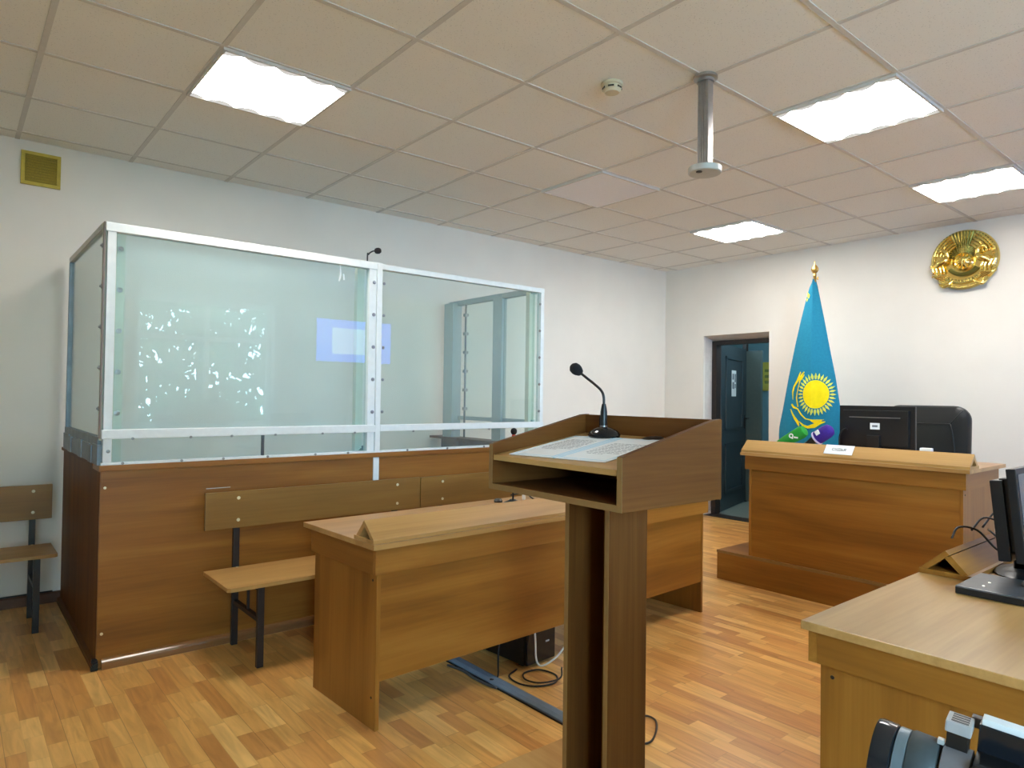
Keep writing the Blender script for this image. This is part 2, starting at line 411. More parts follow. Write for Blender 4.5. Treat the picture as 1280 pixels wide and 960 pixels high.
# door frame and doors
fr = struct('door_1', P([(DX0 + .006, -.0), (DX0 + .006, .0)] and [(DX0, 0), (DX0 + .06, 0), (DX0 + .06, DZ - .095), (DX1 - .06, DZ - .095), (DX1 - .06, 0), (DX1, 0), (DX1, DZ - .05), (DX0, DZ - .05)], 'y', DD - .06, DD + .03), 'frame_dark')
leaf = bpy.data.objects.new('door_2', None); COL.objects.link(leaf); leaf['kind'] = 'structure'
leaf.matrix_basis = Matrix.Translation((DX0 + .06, DD + .035, 0)) @ Euler((0, 0, math.atan2(1.02, -.30))).to_matrix().to_4x4()
LW = 1.06
bm = bmesh.new(); bx(bm, 0, LW, 0, .036, .012, 1.93, bev=.002)
obj('door_leaf', bm, 'teal_door', leaf)
bm = bmesh.new()
for z0, z1 in ((.2, .78), (.93, 1.8)):
    for (a, b, c, d) in ((.17, LW - .17, z0, z0 + .035), (.17, LW - .17, z1 - .035, z1), (.17, .205, z0, z1), (LW - .205, LW - .17, z0, z1)):
        bx(bm, a, b, -.014, .001, c, d, bev=.004)
obj('door_moulding', bm, 'teal_door', leaf)
bm = bmesh.new(); bx(bm, LW - .085, LW - .05, -.006, 0, .93, 1.1)
lathe(bm, [(.012, 0), (.012, .05)], (LW - .067, 0, 1.06), (0, -1, 0), 12); tube(bm, [(LW - .067, -.05, 1.06), (LW - .12, -.055, 1.06), (LW - .18, -.05, 1.058)], .009, 8)
obj('door_handle', bm, 'black', leaf, smooth=True)
tag(obj('notice', xf(B(.42, .60, -.004, -.0005, 1.33, 1.64, bev=0), leaf.matrix_basis), 'paper'), 'white paper notice taped to the dark teal door leaf', 'notice')
nt_ = bpy.data.objects['notice']
bm = bmesh.new()
for (a, b, c, d) in ((.44, .50, 1.53, 1.6), (.53, .58, 1.5, 1.6), (.44, .51, 1.42, 1.5), (.53, .58, 1.43, 1.48)): bx(bm, a, b, -.0055, -.004, c, d, bev=0)
obj('print', xf(bm, leaf.matrix_basis), 'ink', nt_)
d3 = bpy.data.objects.new('door_3', None); COL.objects.link(d3); d3['kind'] = 'structure'; d3.location = (.275, 1.3, 0)
obj('door_leaf', B(0, .205, 0, .04, .01, 1.91), 'greygreen', d3)
obj('door_stop', B(-.05, 0, -.005, .045, 0, 2.6), 'frame_dark', d3)
s_ = thing('wall_sign', 'small yellow sign on the pale teal corridor wall seen through the doorway', 'sign', (.06, 2.285, 1.62))
obj('sign_plate', B(-.13, .13, -.006, .009, -.2, .2), plain('sign_yellow', rgb(190, 176, 70), .5), s_)
bm = bmesh.new()
for z in (-.1, -.02, .06): bx(bm, -.09, .09, -.008, -.006, z, z + .04, bev=0)
obj('print', bm, plain('sign_green', rgb(120, 124, 60), .6), s_)

struct('baseboard_left', P([(0, 0), (.02, 0), (.02, .055), (.012, .065), (0, .065)], 'y', RY, 0), 'brown_base')
bm = bmesh.new(); prism(bm, [(0, 0), (-.02, 0), (-.02, .05), (0, .06)], 'x', .02, DX0 - .0); prism(bm, [(0, 0), (-.02, 0), (-.02, .05), (0, .06)], 'x', DX1, RX)
struct('baseboard_back', bm, 'lightgrey')

# ------------------------------------------------------------------ ceiling lamps
def lamp(i, j, label, along, on=True):
    cx, cy = OX + PT * (i + .5), OY - PT * (j + .5)
    t = thing('ceiling_lamp', label, 'ceiling lamp', (cx, cy, H - .012), (0, 0, 0 if along == 'x' else PI / 2), 'square ceiling lamps')
    bm = bmesh.new()
    for (a, b, c, d) in ((-.3, .3, -.3, -.288), (-.3, .3, .288, .3), (-.3, -.288, -.288, .288), (.288, .3, -.288, .288)): bx(bm, a, b, c, d, 0, .015, bev=.001)
    obj('frame', bm, 'tbar', t)
    obj('diffuser', B(-.2875, .2875, -.2875, .2875, .003, .012, bev=0), 'lamp' if on else 'lamp_off', t)
    return t
lamp(2, 8, 'lit square ceiling lamp above the glass dock', 'x')
lamp(5, 4, 'largest lit square ceiling lamp, right of the hanging bracket', 'y')
lamp(5, 1, 'lit square ceiling lamp just above the gold emblem', 'y')
lamp(2, 1, 'smallest lit square ceiling lamp, above the flag and doorway', 'y')
lamp(2, 4, 'unlit square ceiling lamp, a pale panel among the tiles', 'x', False)

# smoke detector, bracket, vent
t = thing('smoke_detector', 'round cream smoke detector on a ceiling tile', 'smoke detector', (2.824, -4.104, H + .003))
obj('base', LA([(.05, 0), (.052, -.012), (.048, -.016)]), 'cream', t, smooth=True)
obj('sensor_head', LA([(.044, -.015), (.044, -.035), (.034, -.046), (.0, -.048)]), 'cream', t, smooth=True)
bm = bmesh.new()
for k in range(6):
    a = k * PI / 3 - .95; xf_ = Matrix.Rotation(a, 4, 'Z'); b2 = B(.0425, .0455, -.014, .014, -.031, -.024, bev=0)
    me = bpy.data.meshes.new('x'); xf(b2, xf_).to_mesh(me); bm.from_mesh(me); bpy.data.meshes.remove(me); b2.free()
obj('slots', bm, 'black', t)
t = thing('projector_bracket', 'grey metal pole bracket with a round end plate hanging from the ceiling', 'bracket', (3.155, -3.828, H))
obj('ceiling_plate', LA([(.055, .004), (.055, -.008), (.04, -.012), (.04, -.024), (.0, -.024)]), 'alu', t, smooth=True)
bm = B(-.028, .028, -.022, .022, -.43, -.01, bev=.006)
obj('pole', bm, 'alu', t)
bm = bmesh.new()
for x in (-.018, -.006, .006, .018): bx(bm, x - .002, x + .002, -.0255, -.021, -.43, -.02, bev=.0008)
obj('pole_ribs', bm, 'alu', t)
obj('end_plate', LA([(.0, -.42), (.072, -.42), (.076, -.424), (.076, -.446), (.072, -.45), (.0, -.45)], seg=40), 'silver', t, smooth=True)
obj('cable_hole', LA([(.014, -.4495), (.014, -.453), (0, -.453)], (.0, -.045, 0)), 'black', t)
t = thing('air_vent', 'square yellowed air vent grille high on the left wall', 'vent', (0, -6.1, 2.53))
bm = bmesh.new()
for (a, b, c, d) in ((-.1, .1, 0, .02), (-.1, .1, .182, .202), (-.1, -.08, .02, .182), (.08, .1, .02, .182)): bx(bm, .0, .014, a, b, c, d)
obj('frame', bm, 'yellow_vent', t)
bm = B(.0, .004, -.08, .08, .02, .182, bev=0)
for k in range(10): bx(bm, .004, .009, -.08, .08, .026 + k * .016, .03 + k * .016, bev=0)
obj('grille', bm, 'yellow_vent_dark', t)

# ================================================================== GLASS DOCK
dock = thing('glass_dock', 'defendants dock of brown panels with tall white framed glass above', 'dock', (0, -5.95, 0))
XF, Y0, Y1, WH, GT, RZ = 1.33, -5.95, -3.155, .945, 2.085, 1.09
w = dict(parent=dock, world=True)
bm = bmesh.new(); bx(bm, XF - .018, XF, Y0 + .001, Y1, .0, .918)
obj('front_panel', bm, 'wood_y', **w)
bm = B(.03, XF - .018, Y0, Y0 + .018, 0, .93); obj('side_panel', bm, 'lect_z', **w)
bm = B(.03, XF - .018, Y1 - .018, Y1, 0, .93); obj('side_panel', bm, 'lect_z', **w)
obj('cap_board', B(XF - .16, XF + .012, Y0 - .008, Y1 + .006, .918, WH, bev=.002), 'wood_y', **w)
bm = B(.03, XF - .16, Y0 - .012, Y0 + .06, .93, .948); obj('side_ledge', bm, 'lect_x', **w)
bm = B(.03, XF - .16, Y1 - .14, Y1 + .006, .93, .948); obj('side_ledge', bm, 'lect_x', **w)
obj('kick_board', P([(XF, 0), (XF + .03, 0), (XF + .03, .026), (XF + .027, .035), (XF + .02, .041), (XF + .01, .044), (XF, .045)], 'y', Y0 + .02, Y1), 'plinth', **w)
obj('side_kick_board', P([(Y0, 0), (Y0 - .018, 0), (Y0 - .018, .025), (Y0, .035)], 'x', .03, XF), 'lect_x', **w)
bm = bmesh.new(); rk = random.Random(5)
for k in range(9):
    a = rk.random() * .03; bx(bm, XF - .006 + a - .012, XF + a, Y0 - .014 - rk.random() * .01, Y0 + .006, k * .005, k * .005 + .008, bev=.001)
obj('broken_skirting_end', bm, 'black', **w)
# posts of the front
XG = XF - .03      # glass plane
def post(y0, y1, z0, z1, mat='white_metal', name='post', x0=XF - .05, x1=XF - .004):
    return obj(name, B(x0, x1, y0, y1, z0, z1, bev=.002), mat, **w)
post(Y0 + .008, Y0 + .045, WH, GT)                                     # corner, front face
bm = B(XF - .075, XF - .03, Y0 - .002, Y0 + .03, RZ - .03, GT + .012); obj('post', bm, 'cream_metal', **w)
obj('corner_strip', B(XF - .04, XF - .012, Y0 - .006, Y0 + .002, RZ - .02, GT + .01), plain('corner_strip_paint', rgb(150, 134, 126), .5), **w)
post(-4.525, -4.492, .95, GT, x1=XF + .004)
post(-4.575, -4.528, WH, GT)
post(Y1 - .03, Y1, WH, GT)
for (y0, y1) in ((Y0 + .03, Y0 + .095), (-4.62, -4.575), (Y1 - .085, Y1 - .03)):
    obj('inner_post', B(XF - .11, XF - .07, y0, y1, WH, GT - .02), 'cream_metal', **w)
# top and lower rails
obj('top_rail', B(XF - .05, XF, Y0 + .0, -4.49, GT - .035, GT + .008, bev=.003), 'white_metal', **w)
obj('top_rail', B(XF - .05, XF - .002, -4.49, Y1, GT - .03, GT + .003, bev=.003), 'white_metal', **w)
obj('lower_rail', B(XF - .05, XF + .006, Y0 + .0, -4.525, RZ - .022, RZ + .022, bev=.005), 'white_metal', **w)
obj('lower_rail', B(XF - .05, XF + .004, -4.492, Y1, RZ - .018, RZ + .022, bev=.005), 'white_metal', **w)
obj('sill_strip', B(XF - .05, XF + .002, Y0, Y1, WH, WH + .012, bev=.002), 'white_metal', **w)
# glass
def pane(y0, y1, z0, z1): return obj('glass_pane', B(XG - .003, XG + .003, y0, y1, z0, z1, bev=0), 'dockglass' if y1 < -4.5 else 'dockglass_clear', **w)
pane(Y0 + .05, -4.53, RZ + .02, GT - .03); pane(-4.49, Y1 - .03, RZ + .02, GT - .03)
pane(Y0 + .05, -5.19, WH + .01, RZ - .02); pane(-5.182, -4.53, WH + .01, RZ - .02); pane(-4.49, Y1 - .03, WH + .01, RZ - .02)
jn = obj('joint_strip', B(XG - .008, XG + .012, -5.193, -5.181, WH + .01, RZ - .02), 'slate', **w)
# left side frame
ZS = 2.10
obj('side_top_rail', B(.10, XF - .07, Y0 - .004, Y0 + .026, ZS - .03, ZS, bev=.003), 'lightgrey', **w)
obj('side_post', B(.10, .13, Y0 - .004, Y0 + .026, .948, ZS - .03), 'zinc', **w)
obj('glass_pane', B(.13, XF - .07, Y0 + .008, Y0 + .014, 1.07, ZS - .03, bev=0), 'dockglass', **w)
bm = bmesh.new(); xs = [.10, .33, .45, .72, .84, 1.06, 1.16, XF - .015]
for k in range(len(xs) - 1):
    dy = .004 * (k % 2); bx(bm, xs[k], xs[k + 1] - .004, Y0 - .012 - dy, Y0 + .02, .945, 1.04 - .006 * (k % 3))
bx(bm, .10, XF - .06, Y0 - .006, Y0 + .02, 1.03, 1.075)
obj('zinc_strip', bm, 'zinc', **w)
# far side with its gate frame
bm = bmesh.new()
YF = Y1 - .03
M['far_frame'] = plain('blue_grey_frame_paint', rgb(158, 174, 174), .45, var=.05)
obj('far_post', B(.20, .33, YF - .09, YF, .948, 2.07), 'far_frame', **w)
obj('far_post', B(.82, .93, YF - .05, YF, .948, 2.09), 'far_frame', **w)
obj('far_top_rail', B(.20, XF - .05, YF - .045, YF - .002, 2.05, 2.09), 'far_frame', **w)
obj('far_lower_rail', B(.33, XF - .05, YF - .03, YF - .008, 1.095, 1.125), 'far_frame', **w)
rod = obj('gate_hinge_rod', T([(.43, YF - .03, .95), (.43, YF - .03, 2.05)], .008, 8, 0), 'slate', **w)
for k in range(7): obj('hinge_knuckle', xf(B(.415, .45, YF - .045, YF - .015, 1.02 + k * .155, 1.045 + k * .155), dock.matrix_basis.inverted()), 'bolt', rod)
obj('glass_pane', B(.44, .82, YF - .028, YF - .022, 1.12, 2.05, bev=0), 'dockglass_clear', **w)
obj('glass_pane', B(.93, XF - .05, YF - .028, YF - .022, 1.12, 2.05, bev=0), 'dockglass_clear', **w)
# bolts: on the posts and along the strips
def bolt(x, y, z, mat='bolt', s=1.0, d=(1, 0, 0)):
    obj('bolt', LA([(.0075 * s, 0), (.0085 * s, .002), (.0085 * s, .005), (.004 * s, .0055), (.004 * s, .011), (0, .011)], (x, y, z), d, 10), mat, **w)
for k in range(5):
    z = 1.19 + k * .195
    bolt(XF - .004, Y0 + .062, z, s=1.5); bolt(XF - .004, -4.545, z, s=1.3); bolt(XF - .004, -4.478, z, s=1.1); bolt(XF - .004, Y1 - .042, z, s=1.2)
    bolt(XF - .075, Y0 + .0, z + .02, s=1.4, d=(0, -1, 0))
for y in (-5.86, -5.6, -5.4, -5.17, -4.9, -4.7, -4.3, -4.0, -3.7):
    bolt(XF + .002, y, WH + .007, s=.8); bolt(XF + .004, y + .04, RZ - .022, s=.8)
bolt(XF, Y0 + .02, .84, 'brass_bolt', .8); bolt(XF, Y0 + .02, .16, 'brass_bolt', .8); bolt(XF - .004, Y0 + .03, 1.01, 's' and 'bolt', 1.0)
obj('white_batten', B(XF, XF + .008, -4.535, -4.498, .78, .917), 'white_metal', **w)
bm = bmesh.new(); tube(bm, [(XG + .005, -4.757, 2.05), (XG + .006, -4.755, 1.99), (XG + .005, -4.762, 1.955)], [.004, .007, .004], 8); tube(bm, [(XG + .005, -4.735, 2.0), (XG + .005, -4.73, 1.965)], .005, 8, 0)
obj('paint_drip', bm, 'white_metal', **w, smooth=True)
obj('scratch', B(XF, XF + .0006, -5.48, -5.36, .80, .803, bev=0), 'lightgrey', **w)

# gooseneck microphone standing inside the dock behind the middle post
def gooseneck(name, label, loc, pts, r, head_r, rot=0, ring=None, base='round', group=None, parts=True, hl=1.5):
    t = thing(name, label, 'microphone', loc, (0, 0, rot), group)
    if base == 'round':
        obj('base', LA([(0, .0), (.055, 0), (.057, .008), (.045, .02), (.02, .03), (.016, .034), (0, .034)], seg=32), 'gloss_black', t, smooth=True)
    elif base == 'clamp':
        obj('base', B(-.018, .018, -.012, .012, -.02, .05), 'black', t)
    obj('neck', T(pts, r, 10), 'black', t, smooth=True)
    a, b = Vector(pts[-2]), Vector(pts[-1]); d = (b - a).normalized()
    obj('head', LA([(.004, -.008), (head_r * .8, .0), (head_r, head_r * .5), (head_r, head_r * hl * .8), (head_r * .75, head_r * hl * 1.15), (head_r * .3, head_r * hl * 1.32), (0, head_r * hl * 1.36)], b - d * .01, d, 20), 'black_matte', t, smooth=True)
    if ring:
        obj('light_ring', LA([(head_r * .55, -.018), (head_r * .6, -.016), (head_r * .6, -.004), (.003, 0)], b - d * .012, d, 16), ring, t, smooth=True)
    return t
gooseneck('gooseneck_microphone', 'black gooseneck microphone rising above the glass dock top rail', (1.235, -4.545, .948),
          [(0, 0, 0), (0, 0, .6), (0, .0, 1.16), (.0, .006, 1.205), (.0, .035, 1.23), (.0, .065, 1.237)], .0045, .019)

# ================================================================== DESKS
def cable_cover(par, x0, x1, z, mat, y0=-.033, w_=.15):
    bm = bmesh.new(); ym = y0 + w_ * .5
    bx(bm, x0, x1, y0, y0 + w_, z, z + .016)
    zt = z + .016; hgt = .055; t = .016
    prism(bm, [(y0, zt), (y0 + t * 1.5, zt), (ym + t * .75, zt + hgt - .0), (ym, zt + hgt + .012)], 'x', x0 + .001, x1 - .001, bev=.001)
    prism(bm, [(y0 + w_ - .012, zt), (y0 + w_ - .012 - t * 1.5, zt), (ym - t * .2, zt + hgt - .012), (ym + t * .9, zt + hgt - .002)], 'x', x0 + .003, x1 - .003, bev=.001)
    return obj('cable_cover', bm, mat, par)
def desk(label, loc, rz, Ln, D, Ht, gap, ap=.10, over=.04, cov=None, tt=.022, cm='wood_x'):
    t = thing('desk', label, 'desk', loc, (0, 0, rz))
    obj('tabletop', B(-over, Ln + over, -over, D + over, Ht - tt, Ht, bev=.003), 'top_x', t)
    obj('front_panel', B(.0185, Ln - .0185, .003, .02, gap, Ht - tt - .002), 'wood_x', t)
    for x in (0, Ln - .018): obj('side_panel', B(x, x + .018, 0, D, 0, Ht - tt - .001), 'wood_z', t)
    bm = bmesh.new(); z0, z1 = Ht - tt - ap, Ht - tt - .0005
    bx(bm, -.02, Ln + .02, -.022, -.0005, z0, z1)
    obj('front_apron', bm, 'wood_x', t)
    for x0, x1 in ((-.02, -.0005), (Ln + .0005, Ln + .02)): obj('side_apron', B(x0, x1, -.0003, D + .0, z0, z1), 'wood_y', t)
    bm = bmesh.new()
    for x in (-.0005, Ln + .0005):
        s = -1 if x < 0 else 1
        for z in (.12, Ht - tt - ap - .03): lathe(bm, [(.005, -.001), (.005, .001), (0, .0015)], (x, .03, z), (s, 0, 0), 10)
    obj('screw_cap', bm, 'legs', t)
    c = cov or (-over + .002, Ln + over - .002)
    cable_cover(t, c[0], c[1], Ht, cm)
    return t
RZL = math.atan2(2.266, -.087)
desk('long brown desk with open foot gap in front of the bench', (2.65, -5.218, 0), RZL, 2.268, .525, .725, .185, cm='top_x')
PLAT = .207
pl = thing('platform', 'low brown wooden platform carrying the judge desk', 'platform', (2.165, -2.2, 0))
obj('deck', B(0, 2.3, .0, 2.13, .189, PLAT, bev=.003), 'wood_x', pl)
obj('edge_band', B(0, 2.3, -.0014, -.0001, .1895, PLAT - .0005, bev=.0003), 'edge', pl)
obj('riser', B(.002, 2.298, .002, .02, 0, .188), 'wood_x', pl)
for x in (.002, 2.28): obj('side_riser', B(x, x + .018, .021, 2.12, 0, .188), 'wood_y', pl)
desk('tall judge desk with closed front standing on the low platform', (2.41, -2.185, PLAT), 0, 1.30, .56, .72, .0, ap=.095, over=.045, cm=M['seat_l'])
desk('clerk desk at lower right with a bare pale tabletop', (4.175, -3.0, 0), -PI / 2, 1.80, .72, .74, .12, ap=.08, over=.035, cov=(-.03, 1.06))

# ================================================================== BENCHES
def bench(label, loc, rz, Ln, legs, seat_z, back0, back1, dep, group):
    """local x along the bench, local y towards the sitter's feet (front); back uprights at y=0"""
    t = thing('bench', label, 'bench', loc, (0, 0, rz), group)
    obj('seat', P([(0, .016), (0, dep - .012), (.012, dep), (Ln - .012, dep), (Ln, dep - .012), (Ln, .016)], 'z', seat_z - .018, seat_z, bev=.001), 'seat_y' if abs(rz) < 0 else M['seat_l'], t)
    obj('backrest', B(0, Ln, .016, .033, back0, back1, bev=.002), M['back_l'], t)
    for x in legs:
        obj('leg', B(x - .015, x + .015, -.012, .014, 0, back1 - .04, bev=.002), 'legs', t)      # rear leg carries the backrest
        obj('leg', B(x - .015, x + .015, dep - .05, dep - .024, 0, seat_z - .019, bev=.002), 'legs', t)
        bm = B(x - .011, x + .011, .014, dep - .05, seat_z - .19, seat_z - .168, bev=.001); bx(bm, x - .011, x + .011, .014, dep - .05, seat_z - .042, seat_z - .02, bev=.001)
        obj('stretcher', bm, 'legs', t)
        obj('stay', B(x - .006, x + .006, dep * .5 - .006, dep * .5 + .006, seat_z - .168, seat_z - .042, bev=.001), 'legs', t)
        for z in (back0 + .04, back1 - .035): obj('bolt', LA([(.009, 0), (.008, .003), (0, .004)], (x, .033, z), (0, 1, 0), 12), 'brass_bolt', t, smooth=True)
        obj('bolt', LA([(.008, 0), (.007, .003), (0, .0035)], (x, .03, seat_z), (0, 0, 1), 12), 'brass_bolt', t, smooth=True)
    return t
M['back_l'] = wood('back_laminate_x', 'x', rgb(120, 84, 32), rgb(134, 96, 40), rgb(147, 109, 50), rough=.4)
# front of the bench looks along +X: local x -> +Y?  local y -> +X : rz = -90 deg puts local x along -Y
g = 'wooden benches on dark steel legs'
bench('wooden bench along the dock, its near end clear of the long desk', (1.388, -4.256, 0), -PI / 2, 1.251, (.16, 1.09), .40, .603, .79, .41, g)
bench('wooden bench continuing along the dock behind the lectern', (1.388, -3.0, 0), -PI / 2, 1.251, (.16, 1.09), .40, .603, .787, .41, g)
bench('wooden bench against the left wall beside the dock', (.27, -6.03, 0), -PI / 2, 1.25, (.09, 1.1), .415, .56, .755, .35, g)

# ================================================================== LECTERN
HB = 1.0
lec = thing('lectern', 'brown wooden lectern with open shelf on a single box column', 'lectern', (3.563, -4.955, 0), (0, 0, math.radians(-1.0)))
hw, f0, f1 = .283, -.216, .216
obj('base_plate', B(-.385, .385, -.30, .352, 0, .035, bev=.002), M['seat_l'], lec)
cxl, cxr, cy0, cy1 = -.096, .09, -.055, .115
obj('column_side', B(cxl, cxl + .017, cy0, cy1, .0355, HB - .001), 'lect_z', lec)
obj('column_side', B(cxr - .017, cxr, cy0, cy1, .0355, HB - .001), 'lect_z', lec)
obj('column_back', B(cxl + .0175, cxr - .0175, cy1 - .017, cy1, .0355, HB - .001), 'lect_z', lec)
obj('bottom_board', B(-hw + .018, hw - .018, f0, f1 - .018, HB, HB + .018), 'lect_x', lec)
for x in (-hw, hw - .018):
    obj('side_panel', P([(f0, HB), (f1, HB), (f1, HB + .236), (f1 - .03, HB + .234), (f0, HB + .143)], 'x', x, x + .018, bev=.0012), 'lect_y', lec)
bm = bmesh.new()
bx(bm, -hw, hw, f0 - .0012, f0 - .0001, HB, HB + .018, bev=.0003)
for x in (-hw, hw - .018): bx(bm, x, x + .018, f0 - .0012, f0 - .0001, HB + .018, HB + .142, bev=.0003)
for x in (cxl, cxr - .017): bx(bm, x, x + .017, cy0 - .0012, cy0 - .0001, .036, HB - .002, bev=.0003)
obj('edge_band', bm, 'edge', lec)
obj('back_panel', B(-hw + .0185, hw - .0185, f1 - .018, f1, HB, HB + .234), 'lect_x', lec)
wb = P([(f0 + .003, HB + .092), (f1 - .0185, HB + .154), (f1 - .0185, HB + .17), (f0 + .003, HB + .108)], 'x', -hw + .0185, hw - .0185, bev=.001)
obj('writing_board', wb, 'seat_l' if False else M['seat_l'], lec)
def on_board(x, y): return HB + .108 + (y - f0 - .003) * .062 / (f1 - f0 - .0215)
slope = math.atan(.062 / .4105)
obj('cable_grommet', xf(LA([(.034, 0), (.036, .001), (.03, .004), (0, .004)], seg=24), Matrix.Translation((.06, .172, on_board(0, .172))) @ Matrix.Rotation(slope, 4, 'X')), 'black', lec, smooth=True)

# laminated double page on the writing board (own frame: x across, y up the slope)
def lec_pt(x, y): return lec.matrix_basis @ Vector((x, y, on_board(x, y)))
O = lec_pt(-.035, -.018)
bk = thing('oath_sheet', 'open white double page with pale blue borders lying on the lectern', 'document', O)
bk.matrix_basis = Matrix.Translation(O) @ Euler((slope, 0, math.radians(-1.0))).to_matrix().to_4x4() @ Matrix.Rotation(math.radians(4.5), 4, 'Z')
PW, PH = .385, .318
obj('page', P([(-PW / 2, -PH / 2), (-.004, -PH / 2), (-.004, PH / 2), (-PW / 2, PH / 2)], 'z', .001, .003), 'paper', bk)
obj('page', P([(.004, -PH / 2), (PW / 2, -PH / 2), (PW / 2, PH / 2), (.004, PH / 2)], 'z', .001, .003), 'paper', bk)
obj('spine', B(-.004, .004, -PH / 2, PH / 2, .0008, .0034, bev=0), 'paper_blue', bk)
bm = bmesh.new()
for cx in (-PW / 4 - .002, PW / 4 + .002):
    a, b = PW / 4 - .012, PH / 2 - .012
    for (x0, x1, y0, y1) in ((-a, a, b - .003, b), (-a, a, -b, -b + .003), (-a, -a + .003, -b, b), (a - .003, a, -b, b)): bx(bm, cx + x0, cx + x1, y0, y1, .003, .0034, bev=0)
for cx in (-.014, .014): bx(bm, cx - .004, cx + .004, -PH / 2 + .008, PH / 2 - .008, .003, .0036, bev=0)
obj('border', bm, 'paper_blue', bk)
bm = bmesh.new(); rt = random.Random(11)
for cx in (-PW / 4 - .004, PW / 4 + .006):
    nl = 11
    for k in range(nl):
        y = .09 - k * .0145 - (0 if cx < 0 else .02)
        x = cx - .06 + (rt.random() * .02 if k in (0, 10) else 0)
        while x < cx + .06 - (.05 if k == nl - 1 else 0):
            ww = .006 + rt.random() * .016; bx(bm, x, min(x + ww, cx + .066), y, y + .0035, .003, .0033, bev=0); x += ww + .004
obj('print', bm, 'ink', bk)
# lectern microphone
pm = lec_pt(-.124, .145)
lm = thing('desk_microphone', 'black desk microphone with round foam head on the lectern', 'microphone', pm)
lm.matrix_basis = Matrix.Translation(pm) @ Euler((0, 0, math.radians(-1.0))).to_matrix().to_4x4()
bm = LA([(0, .0), (.046, 0), (.049, .008), (.043, .02), (.026, .03), (.016, .034), (0, .035)], seg=36); xf(bm, Matrix.Diagonal((1.35, .82, 1, 1)))
xf(bm, Matrix.Rotation(slope, 4, 'X')); obj('base', bm, 'gloss_black', lm, smooth=True)
obj('chrome_collar', LA([(.013, .033), (.013, .038), (.009, .04)], (-.012, .01, 0)), 'alu', lm, smooth=True)
NX = -.012
obj('stem_socket', LA([(.0115, .034), (.0115, .085), (.009, .1), (.0065, .112)], (NX, .01, 0), seg=16), 'black', lm, smooth=True)
neck = [(NX, .01, .1), (NX - .001, .01, .132), (NX - .008, .008, .153), (NX - .028, .003, .172), (NX - .078, -.008, .207), (NX - .100, -.013, .223)]
obj('neck', T(neck, .0045, 10), 'black', lm, smooth=True)
d = (Vector(neck[-1]) - Vector(neck[-2])).normalized()
obj('foam_head', LA([(.005, -.014), (.012, -.01), (.0185, .003), (.0205, .014), (.0185, .026), (.011, .034), (0, .037)], neck[-1], d, 24), 'black_matte', lm, smooth=True)
obj('cable', T([(-.03, .03, .012), (-.056, .04, .03), (-.06, .042, .062), (-.05, .043, .075), (-.036, .045, .068), (-.03, .046, .02)], .0028, 8), 'black', lm, smooth=True)

# ================================================================== FLAG
FX, FY = 2.10, -.62
flag = thing('flag', 'sky blue national flag with yellow sun draped on a standing pole', 'flag', (FX, FY, PLAT))
obj('stand_base', LA([(0, 0), (.16, 0), (.16, .015), (.05, .04), (.025, .07), (0, .07)], seg=32), 'brass', flag, smooth=True)
zp = 2.40 - PLAT
obj('pole', T([(0, 0, .05), (0, 0, zp)], .0125, 14, 0), 'brass', flag, smooth=True)
bm = LA([(.013, 0), (.017, .004), (.013, .012), (.012, .022), (.022, .028), (.032, .045), (.034, .062), (.024, .082), (.009, .1), (.004, .125), (0, .138)], (0, 0, zp), seg=20); xf(bm, Matrix.Diagonal((1, .5, 1, 1)))
obj('finial', bm, 'brass', flag, smooth=True)
bm = LA([(.006, 0), (.007, .02), (.003, .03), (0, .03)], (.028, -.002, zp - .04), seg=10); tube(bm, [(0, 0, zp - .03), (.03, 0, zp - .028)], .003, 6, 0)
obj('cord_hook', bm, 'brass', flag, smooth=True)
# cloth: a hanging cone of cloth, heights and side edges in world metres relative to the pole
LEFT = [(2.37, -.008), (2.30, -.045), (2.2, -.075), (2.0, -.125), (1.8, -.172), (1.5, -.235), (1.2, -.29), (1.05, -.322), (.95, -.328), (.86, -.31), (.72, -.29)]
RIGHT = [(2.37, .005), (2.3, .024), (2.2, .046), (2.0, .089), (1.8, .129), (1.5, .19), (1.2, .238), (1.05, .254), (.95, .258), (.86, .26), (.72, .26)]
def interp(tab, z):
    for (z0, v0), (z1, v1) in zip(tab, tab[1:]):
        if z1 <= z <= z0: return v0 + (v1 - v0) * (z0 - z) / (z0 - z1)
    return tab[-1][1] if z < tab[-1][0] else tab[0][1]
def flag_y(x, z):
    """front surface depth relative to the pole (negative = towards the room)"""
    a, b = interp(LEFT, z), interp(RIGHT, z)
    ridge = -.006 + .03 * (2.37 - z) / 1.5
    k = (2.37 - z)
    if x < ridge: s = (x - ridge) / (a - ridge)
    else: s = (x - ridge) / (b - ridge)
    s = max(0, min(1, s))
    dep = .02 + .07 * min(1, k)
    prof = (1 - s) if x >= ridge else (1 - s * s * .9 - .1 * s)
    rip = .006 * math.sin(x * 34 + z * 3) * min(1, k) * math.sin(PI * s)
    return -dep * prof - .004 - rip
bm = bmesh.new(); NZ, NX_ = 46, 32; front = []; back = []
for i in range(NZ + 1):
    z = 2.37 - (2.37 - .72) * i / NZ; a, b = interp(LEFT, z), interp(RIGHT, z); fr_, bk_ = [], []
    for j in range(NX_ + 1):
        x = a + (b - a) * j / NX_; s = j / NX_
        fr_.append(bm.verts.new((x, flag_y(x, z), z - PLAT)))
        if 0 < j < NX_: bk_.append(bm.verts.new((x, .012 + .09 * min(1, 2.37 - z) * math.sin(PI * s), z - PLAT)))
    front.append(fr_); back.append([fr_[0]] + bk_ + [fr_[-1]])
for i in range(NZ):
    for j in range(NX_):
        bm.faces.new((front[i][j], front[i + 1][j], front[i + 1][j + 1], front[i][j + 1]))
        bm.faces.new((back[i][j], back[i][j + 1], back[i + 1][j + 1], back[i + 1][j]))
